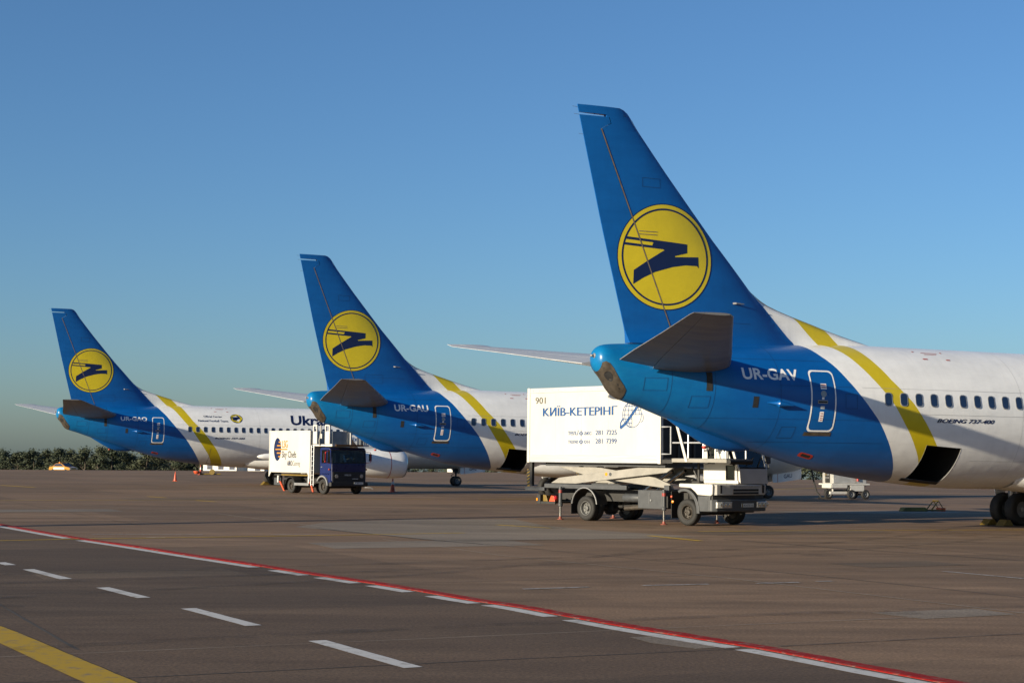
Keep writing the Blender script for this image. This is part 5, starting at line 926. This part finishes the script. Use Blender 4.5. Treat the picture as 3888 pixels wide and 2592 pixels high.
# driver
def person(label, loc, rz):
    root = thing('person', label, 'person', loc, rz)
    V = {'pel': (0, 0, 0, .15), 'wai': (.02, 0, .18, .14), 'che': (.04, 0, .38, .16), 'nec': (.05, 0, .54, .06), 'hed': (.07, 0, .66, .085), 'crn': (.06, 0, .76, .075)}
    E = [('pel', 'wai'), ('wai', 'che'), ('che', 'nec'), ('nec', 'hed'), ('hed', 'crn')]
    for s, n in ((1, 'l'), (-1, 'r')):
        V.update({n + 'sh': (.04, .19 * s, .47, .065), n + 'el': (.20, .25 * s, .26, .048), n + 'wr': (.42, .17 * s, .33, .032), n + 'ha': (.48, .16 * s, .36, .036), n + 'hi': (.05, .09 * s, -.02, .09), n + 'kn': (.40, .11 * s, .02, .065), n + 'an': (.46, .11 * s, -.30, .045), n + 'to': (.58, .11 * s, -.33, .04)})
        E += [('che', n + 'sh'), (n + 'sh', n + 'el'), (n + 'el', n + 'wr'), (n + 'wr', n + 'ha'), ('pel', n + 'hi'), (n + 'hi', n + 'kn'), (n + 'kn', n + 'an'), (n + 'an', n + 'to')]
        for k in range(5):
            fx, fy = (.035, .030 - .017 * k) if k < 4 else (.0, .035)
            V[n + 'f%d' % k] = (.515 + (.0 if k < 4 else -.02), (.16 + fy) * s, .372 + (.0 if k < 4 else .012), .010); V[n + 'g%d' % k] = (.53 + (.0 if k < 4 else -.03), (.16 + fy * 1.15) * s, .345 if k < 4 else .39, .009)
            E += [(n + 'ha', n + 'f%d' % k), (n + 'f%d' % k, n + 'g%d' % k)]
    ks = list(V); m = bpy.data.meshes.new('body'); m.from_pydata([V[k][:3] for k in ks], [(ks.index(a), ks.index(b)) for a, b in E], [])
    o = bpy.data.objects.new('body', m); COL.objects.link(o); o.parent = root
    sk = o.modifiers.new('skin', 'SKIN'); sv = m.skin_vertices[0].data
    for i, k in enumerate(ks): sv[i].radius = (V[k][3], V[k][3]); sv[i].use_root = (k == 'pel')
    o.modifiers.new('sub', 'SUBSURF').levels = 2; o.modifiers['sub'].render_levels = 2
    mm, nt, b = nmat('skin_and_blue_shirt'); N, L = nt.nodes, nt.links
    tc = N.new('ShaderNodeTexCoord'); sp = N.new('ShaderNodeSeparateXYZ'); L.new(tc.outputs['Object'], sp.inputs[0])
    def gt(sock, v):
        g_ = N.new('ShaderNodeMath'); g_.operation = 'GREATER_THAN'; L.new(sock, g_.inputs[0]); g_.inputs[1].default_value = v; return g_.outputs[0]
    mx = N.new('ShaderNodeMath'); mx.operation = 'MAXIMUM'; L.new(gt(sp.outputs['Z'], .545), mx.inputs[0])
    ml = N.new('ShaderNodeMath'); ml.operation = 'MULTIPLY'; L.new(gt(sp.outputs['X'], .33), ml.inputs[0]); L.new(gt(sp.outputs['Z'], .25), ml.inputs[1]); L.new(ml.outputs[0], mx.inputs[1])
    mc = N.new('ShaderNodeMix'); mc.data_type = 'RGBA'; mc.inputs['A'].default_value = (.03, .10, .35, 1); mc.inputs['B'].default_value = (.45, .24, .16, 1); L.new(mx.outputs[0], mc.inputs['Factor'])
    tr = N.new('ShaderNodeMix'); tr.data_type = 'RGBA'; tr.inputs['B'].default_value = (.02, .02, .03, 1); L.new(mc.outputs['Result'], tr.inputs['A'])
    lt = N.new('ShaderNodeMath'); lt.operation = 'LESS_THAN'; L.new(sp.outputs['Z'], lt.inputs[0]); lt.inputs[1].default_value = .10; L.new(lt.outputs[0], tr.inputs['Factor']); L.new(tr.outputs['Result'], b.inputs['Base Color']); b.inputs['Roughness'].default_value = .7
    m.materials.append(mm)
    obj('hair', MB().lathe([(.70, .088), (.74, .092), (.79, .08), (.83, .05), (.845, .01)], 'z', 16, (.055, 0, 0)), mat('dark_hair', (.03, .02, .015), .7), root, smooth=60)
    obj('face', MB().tube([(.15, 0, .665), (.172, 0, .645)], [.012, .016], 8).tube([(.148, -.03, .685), (.155, -.03, .685)], .008, 6).tube([(.148, .03, .685), (.155, .03, .685)], .008, 6).tube([(.148, -.022, .615), (.150, .022, .615)], .005, 6), mat('face_features', (.25, .10, .07), .6), root)
    for s in (-1, 1): obj('ear', MB().lathe([(-.01, .004), (0, .022), (.01, .004)], 'y', 10, (.06, .085 * s, .665)), mat('ear_skin', (.42, .22, .15), .6), root)
    return root
import math as _m
_c, _s = _m.cos(R(-50)), _m.sin(R(-50))
person('driver in a blue shirt behind the windscreen of the blue-cab truck', (-9.1042 + .12 * _c - .45 * _s, 84.0645 + .12 * _s + .45 * _c, 1.53), R(-50))
# ---------------------------------------------------------------- ground power cart, cones, chocks, car, buildings
GP = thing('ground_power_cart', 'white four-wheeled ground power cart with aluminium cabinet and black control panel', 'cart', (17.6, 85.0, 0), R(22))
def G_(name, mb, m, parent=GP, **k): return obj(name, mb, m, parent, **k)
M_CABI = mat('cabinet_aluminium', (.50, .49, .46), .42, metal=.35, var=.2, scale=2.5)
G_('deck', MB().box(-.95, 1.45, -.62, .62, .74, .82), M_WHITE, bevel=.01); G_('cabinet', MB().box(-.78, 1.3, -.52, .52, .82, 1.55), M_CABI, bevel=.03); G_('control_panel', MB().box(-.80, -.782, -.22, .22, .86, 1.40), M_CHAS)
for k in range(6): G_('gauge', MB().lathe([(-.815, .045), (-.80, .045)], 'x', 12, (0, -.13 + .13 * (k % 3), 1.28 - .16 * (k // 3))), M_STRUT if k != 2 else M_YELP)
G_('panel_seam', MB().box(.62, .64, -.526, -.521, .84, 1.5), M_SEAM); G_('extinguisher', MB().lathe([(.95, .05), (1.2, .05), (1.25, .02)], 'z', 12, (.72, -.57, 0)), M_RED, smooth=40)
G_('battery_box', MB().box(.25, 1.1, -.6, -.2, .42, .74), M_WHITE, bevel=.01); G_('skirt', MB().box(-.95, -.9, -.55, .3, .58, .74).box(-.95, .0, -.66, -.62, .60, .74), M_WHITE); G_('chassis', MB().box(-.8, 1.3, -.3, .3, .36, .5).tube([(.95, -.5, .25), (.95, .5, .25)], .05, 8), M_CHAS)
G_('drawbar', MB().box(-.9, .25, -.42, -.30, .26, .40).box(-.75, -.68, -.4, -.33, .4, .72), M_WHITE, bevel=.01)
for x_, y_ in ((-.85, -.15), (.32, -.55), (1.2, -.55), (1.2, .5)): wheel(GP, x_, y_, .25, .25, .16, M_RIM, 'wheel', .6, out=-1 if y_ < .3 else 1)
G_('tow_ring', MB().tube([(1.45, -.2 + .05 * math.cos(t), .7 + .05 * math.sin(t)) for t in np.linspace(0, 6.28, 12)], .012, 6), M_STRUT)
nz = Vector((-8.88863, 72.14758, 0)) + Matrix.Rotation(.503192, 3, 'Z') @ Vector((28.3, -.5, 1.55))
cb = obj('power_cable', MB().tube([(nz.x, nz.y, nz.z), (nz.x + .08, nz.y - .05, 1.0), (nz.x + .22, nz.y - .15, .4), (nz.x + .45, nz.y - .3, .06), (nz.x + .9, nz.y - .5, .03), (16.4, 84.9, .03), (16.75, 84.95, .03), (16.85, 84.95, .3), (16.9, 85.0, .7)], .045, 8), M_BLACK, smooth=60); tag(cb, 'black power cable hanging from the middle airliner nose down to the cart', 'cable')

def make_cone(label, loc, h, fallen=False, band=True, sc=1.0):
    c = thing('traffic_cone', label, 'cone', loc, random.uniform(0, 1), 'orange traffic cones on the apron')
    obj('base', MB().box(-.2 * sc, .2 * sc, -.2 * sc, .2 * sc, .0, .035), M_ORANGE, c, bevel=.012)
    obj('body', MB().lathe([(.035, .145 * sc), (h * .97, .03), (h, .022)], 'z', 24, (0, 0, 0)), M_ORANGE, c, smooth=40)
    if band:
        r = lambda z: .145 * sc + (.03 - .145 * sc) * (z - .035) / (h * .97 - .035) + .003
        obj('white_band', MB().lathe([(h * .55, r(h * .55)), (h * .78, r(h * .78))], 'z', 24, cap=False), M_WHITE, c, smooth=40)
    return c
make_cone('orange cone with a white band on the shadow beside the blue-cab truck', (-6.67, 90.2, .0), .78)
make_cone('plain orange cone standing alone, leftmost of the cones', (-25.54, 121.3, 0), .73, band=False, sc=.9)
make_cone('far orange cone with white band under the farthest airliner, beside a yellow bar', (-32.12, 164.9, 0), 1.0, sc=1.1)
yb = thing('tow_bar', 'yellow bar with a round end lying by the far cone', 'tow bar', (-31.2, 164.5, 0), 0)
obj('bar', MB().tube([(-.9, 0, .1), (1.2, .2, .1)], .07, 8), M_YELP, yb); obj('hub', MB().lathe([(-.12, .28), (.12, .28)], 'y', 18, (.35, .05, .30)), M_YELP, yb, smooth=40); obj('buffer', MB().lathe([(-.1, .2), (.1, .34), (.2, .34)], 'z', 16, (-1.2, -.2, .2)), M_ORANGE, yb, smooth=40)
def chock(label, loc, rz, m=None, s=1.0):
    o = obj('wheel_chock', MB().prism([(-.28 * s, 0), (.28 * s, 0), (.10 * s, .24 * s), (-.06 * s, .24 * s)], -.22 * s, .22 * s), m or M_YELP, None, bevel=.012, loc=loc, rot=(0, 0, rz)); return tag(o, label, 'chock', 'wheel chocks')
def plane_pt(air, x, y): return air.matrix_basis @ Vector((x, y, 0))
def pp(X, Y, h, x, y): v = Vector((X, Y, 0)) + Matrix.Rotation(h, 3, 'Z') @ Vector((x, y, 0)); return (v.x, v.y, .004)
A3 = (2.47437, 41.05353, .453822); A1 = (-28.28151, 100.15257, .490939); A2 = (-8.88863, 72.14758, .503192)
chock('dull yellow chock against the left one of the wheels under the nearest airliner', pp(*A3, 15.55, 2.25), .453, s=.8); chock('yellow chock against the right wheel of the nearest airliner, at the picture edge', pp(*A3, 15.55, 2.95), .453, s=.8)
chock('ochre chock behind the main wheel of the farthest airliner', pp(*A1, 14.3, 2.4), .49)
fr_ = thing('chock_rack', 'loose folding chock frame of yellow and orange bars on the apron', 'chock', (17.3, 64.4, 0), R(20), 'wheel chocks')
obj('bar', MB().tube([(-.35, 0, .04), (.0, 0, .42), (.28, 0, .05), (-.35, 0, .04)], .03, 6).tube([(-.35, .35, .04), (.0, .35, .42), (.28, .35, .05), (-.35, .35, .04)], .03, 6).tube([(0, 0, .42), (0, .35, .42)], .03, 6), M_YELP, fr_); obj('foot', MB().box(.15, .32, -.02, .37, 0, .14), M_ORANGE, fr_)
bl_ = obj('chock_block', MB().prism([(-.6, 0), (.6, 0), (.5, .16), (-.5, .16)], -.15, .15), mat('olive_rubber', (.14, .13, .03), .7, var=.4), None, bevel=.02, loc=(16.2, 64.1, .004), rot=(0, 0, R(20))); tag(bl_, 'long low olive block lying beside the folding chock frame', 'chock', 'wheel chocks')
ck = thing('chock_rack', 'yellow and orange chocks stowed on the rear shelf of the tall truck', 'chock', (6.0678 + (-6.05) * math.cos(R(-48)) - (-1.0) * math.sin(R(-48)), 48.2907 + (-6.05) * math.sin(R(-48)) + (-1.0) * math.cos(R(-48)), .56), R(-48), 'wheel chocks')
obj('chock', MB().prism([(-.2, 0), (.02, 0), (-.06, .2), (-.2, .22)], -.1, .1), M_YELP, ck, bevel=.01); obj('chock', MB().prism([(.08, 0), (.36, 0), (.3, .18), (.18, .2)], -.1, .1), M_ORANGE, ck, bevel=.01)
obj('shelf', MB().box(-.3, .45, -.15, 1.9, -.03, -.002), M_CHAS, ck)

# far yellow service car at the apron edge
CA = thing('service_car', 'yellow service car with roof beacon at the far apron edge', 'car', (-65.2, 232.0, -.75), R(-30))
M_CARY = mat('yellow_car_paint', (.42, .19, .015), .25, var=.05, coat=.5)
prof = [(-2.1, .35), (-2.12, .75), (-2.0, .95), (-1.4, 1.0), (-.75, 1.42), (.35, 1.45), (1.1, 1.0), (1.95, .85), (2.12, .65), (2.1, .35)]
obj('body', MB().prism(prof, -.82, .82), M_CARY, CA, bevel=.08)
for sy in (-1, 1): obj('side_window', MB().prism([(-1.2, 1.02), (-.70, 1.36), (.30, 1.38), (.90, 1.02)], sy * .825 - .004, sy * .825 + .004), M_PANE, CA)
for sy in (-1, 1): obj('door_panel', MB().box(-1.15, 1.0, sy * .826 - .004, sy * .826 + .004, .55, .86), M_WHITE, CA)
obj('windscreen', MB().prism([(.42, 1.44), (.46, 1.45), (1.09, 1.03), (1.05, 1.02)], -.72, .72), M_PANE, CA); obj('rear_window', MB().prism([(-1.37, 1.03), (-1.40, 1.05), (-.82, 1.43), (-.78, 1.42)], -.7, .7), M_PANE, CA)
for yy in (-.6, .6): obj('headlight', MB().box(2.05, 2.13, yy - .16, yy + .16, .62, .76), M_LENS, CA)
obj('light_bar', MB().box(-.35, -.1, -.6, .6, 1.47, 1.6), M_AMBER, CA, bevel=.02)
for x_ in (-1.3, 1.3):
    for sy in (-1, 1): wheel(CA, x_, sy * .74, .31, .31, .2, M_RIM, 'wheel', .6, out=sy)
def building(label, loc, rz, L, W, H, doors):
    b = thing('storage_building', label, 'building', loc, rz, 'low buildings beyond the apron')
    obj('wall', MB().box(-L / 2, L / 2, -W / 2, W / 2, -4, H), M_BOXW, b); obj('roof', MB().box(-L / 2 - .2, L / 2 + .2, -W / 2 - .2, W / 2 + .2, H, H + .18), M_STRUT, b)
    for k in range(doors): obj('window', MB().box(-L / 2 + (k + .6) * L / doors - .5, -L / 2 + (k + .6) * L / doors + .5, -W / 2 - .03, -W / 2 - .005, H - 1.2, H - .4), M_PANE, b)
    return b
building('long white building low behind the farthest airliner belly', (-46.6, 262, -1.6), R(-20), 6.2, 5, 2.6, 3); building('white shed right of the long one, next to the blue-cab truck box', (-40.3, 258, -1.6), R(-20), 3, 4, 2.5, 1); building('pale shed far behind the farthest airliner nose gear', (-7.6, 272, -1.0), R(-30), 4.5, 5, 2.2, 2); building('pale low shed far behind between the nose gear doors', (5.0, 275, -1.2), R(-30), 6, 5, 2.0, 3)

# ---------------------------------------------------------------- floodlight mast off to the left (casts the long thin shadow)
LM = thing('floodlight_mast', 'tall steel floodlight mast standing left of the picture', 'lamp post', (-34.0, 26.4, 0), R(38))
obj('pole', MB().tube([(0, 0, 0), (0, 0, 10.4)], [.42, .32], 12), M_STRUT, LM, smooth=40)
obj('cross_arm', MB().box(-.06, .06, -1.2, 1.2, 10.2, 10.35), M_STRUT, LM)
for k in range(4): obj('lamp_head', MB().box(-.1, .35, -1.1 + .6 * k, -.7 + .6 * k, 10.35, 10.65), M_CHAR, LM, bevel=.02)

# ---------------------------------------------------------------- trees
def foliage(name, a, b):
    m, nt, p = nmat(name); N, L = nt.nodes, nt.links
    oi = N.new('ShaderNodeObjectInfo'); tc = N.new('ShaderNodeTexCoord'); n = N.new('ShaderNodeTexNoise'); n.inputs['Scale'].default_value = .9; n.inputs['Detail'].default_value = 4
    L.new(tc.outputs['Object'], n.inputs['Vector']); ad = N.new('ShaderNodeMath'); ad.operation = 'MULTIPLY_ADD'; ad.inputs[1].default_value = .5; L.new(oi.outputs['Random'], ad.inputs[0]); L.new(n.outputs['Fac'], ad.inputs[2])
    r = N.new('ShaderNodeValToRGB'); e = r.color_ramp.elements; e[0].position = .45; e[1].position = .95; e[0].color = (*a, 1); e[1].color = (*b, 1); L.new(ad.outputs[0], r.inputs['Fac']); L.new(r.outputs['Color'], p.inputs['Base Color'])
    p.inputs['Roughness'].default_value = .7; p.inputs['Specular IOR Level'].default_value = .2; return m
M_LEAF = foliage('leaf_green', (.028, .039, .024), (.066, .074, .042)); M_BARK = mat('bark', (.07, .055, .04), .9, var=.3)
def crown_mesh(seed, H):
    rnd = random.Random(seed); mb = MB(); blobs = []
    for k in range(13):
        t = k / 12; z = H * (.24 + .70 * t); rr = H * .27 * math.sin(math.pi * (.18 + .74 * t)) ** .8; a = rnd.uniform(0, 6.28)
        blobs.append((rr * rnd.uniform(.2, .9) * math.cos(a), rr * rnd.uniform(.2, .9) * math.sin(a), z, H * rnd.uniform(.06, .15)))
    blobs.append((0, 0, H * .9, H * .1))
    for bx_, by_, bz_, br in blobs:
        for i in range(170):
            v = Vector((rnd.gauss(0, 1), rnd.gauss(0, 1), rnd.gauss(0, 1))).normalized(); p = Vector((bx_, by_, bz_)) + Vector((v.x, v.y, v.z * .85)) * br * rnd.uniform(.45, 1.2)
            s = H * rnd.uniform(.011, .024); n = (v + Vector((rnd.uniform(-.6, .6), rnd.uniform(-.6, .6), rnd.uniform(-.6, .6)))).normalized(); u = n.orthogonal().normalized(); w = n.cross(u)
            a = rnd.uniform(0, 6.28); u, w = u * math.cos(a) + w * math.sin(a), w * math.cos(a) - u * math.sin(a)
            mb.add([p + u * s, p + w * s * .7, p - u * s, p - w * s * .7], [(0, 1, 2, 3)])
    m = bpy.data.meshes.new('crown'); m.from_pydata(mb.v, [], mb.f); m.materials.append(M_LEAF); return m
def trunk_mesh(seed, H):
    rnd = random.Random(seed + 99); mb = MB(); mb.tube([(0, 0, 0), (.05 * H * .3, 0, H * .3), (0, .02 * H, H * .6), (0, 0, H * .9)], [H * .022, H * .017, H * .011, H * .003], 7)
    for k in range(7):
        a = rnd.uniform(0, 6.28); z = H * rnd.uniform(.22, .7); l = H * rnd.uniform(.12, .24); mb.tube([(0, 0, z), (l * math.cos(a) * .6, l * math.sin(a) * .6, z + l * .5), (l * math.cos(a), l * math.sin(a), z + l * .7)], [H * .008, H * .005, H * .002], 5)
    m = mb.mesh('trunk', 60); m.materials.append(M_BARK); return m
PROT = [(crown_mesh(s, 9.0), trunk_mesh(s, 9.0)) for s in range(6)]
def tree(label, x, y, top, s, group):
    """tree whose crown reaches height top"""
    k = random.randrange(6); z = top - 9.0 * s * .98
    t = thing('tree', label, 'tree', (x, y, z), random.uniform(0, 6.28), group); t.scale = (s * random.uniform(1.1, 1.7), s * random.uniform(1.1, 1.7), s)
    for nm, me in (('crown', PROT[k][0]), ('trunk', PROT[k][1])):
        o = bpy.data.objects.new(nm, me); COL.objects.link(o); o.parent = t
ords = ['first', 'second', 'third', 'fourth', 'fifth', 'sixth', 'seventh', 'eighth', 'ninth', 'tenth', 'eleventh', 'twelfth', 'thirteenth', 'fourteenth', 'fifteenth', 'sixteenth', 'seventeenth', 'eighteenth', 'nineteenth', 'twentieth']
# skyline of the left row: direction (X/Y) and crown height above the eye, per metre of distance
rowL = [(-.335, .0022), (-.322, .0026), (-.310, .0018), (-.300, .0030), (-.291, .0036), (-.283, .0044), (-.276, .0036), (-.268, .0046), (-.259, .0058), (-.251, .0052), (-.244, .0034), (-.238, .0010), (-.228, .0046), (-.220, .0066), (-.212, .0058), (-.204, .0064), (-.196, .0050), (-.187, .0054), (-.178, .0044), (-.168, .0046)]
for i, (a, e) in enumerate(rowL):
    y = 300 + random.uniform(-12, 22); tree('dark green tree in the far left row, %s from the left picture edge' % ords[i], a * y, y, CAM_H + (e - .0008) * y, random.uniform(.8, 1.05), 'trees in the far left row')
for i in range(56):
    a = -.345 + .19 * i / 55 + random.uniform(-.004, .004); y = 330 + random.uniform(-8, 14); tree('lower tree filling in behind the far left tree row', a * y, y, CAM_H + random.uniform(-.7, .7), random.uniform(.5, .8), 'trees behind the far left row')
for i, a in enumerate(np.linspace(-.157, .26, 50)):
    y = 300 + random.uniform(-10, 25); tree('distant tree low behind the parked airliners', a * y, y, CAM_H + random.uniform(-.8, .6), random.uniform(.65, .85), 'trees behind the airliners')
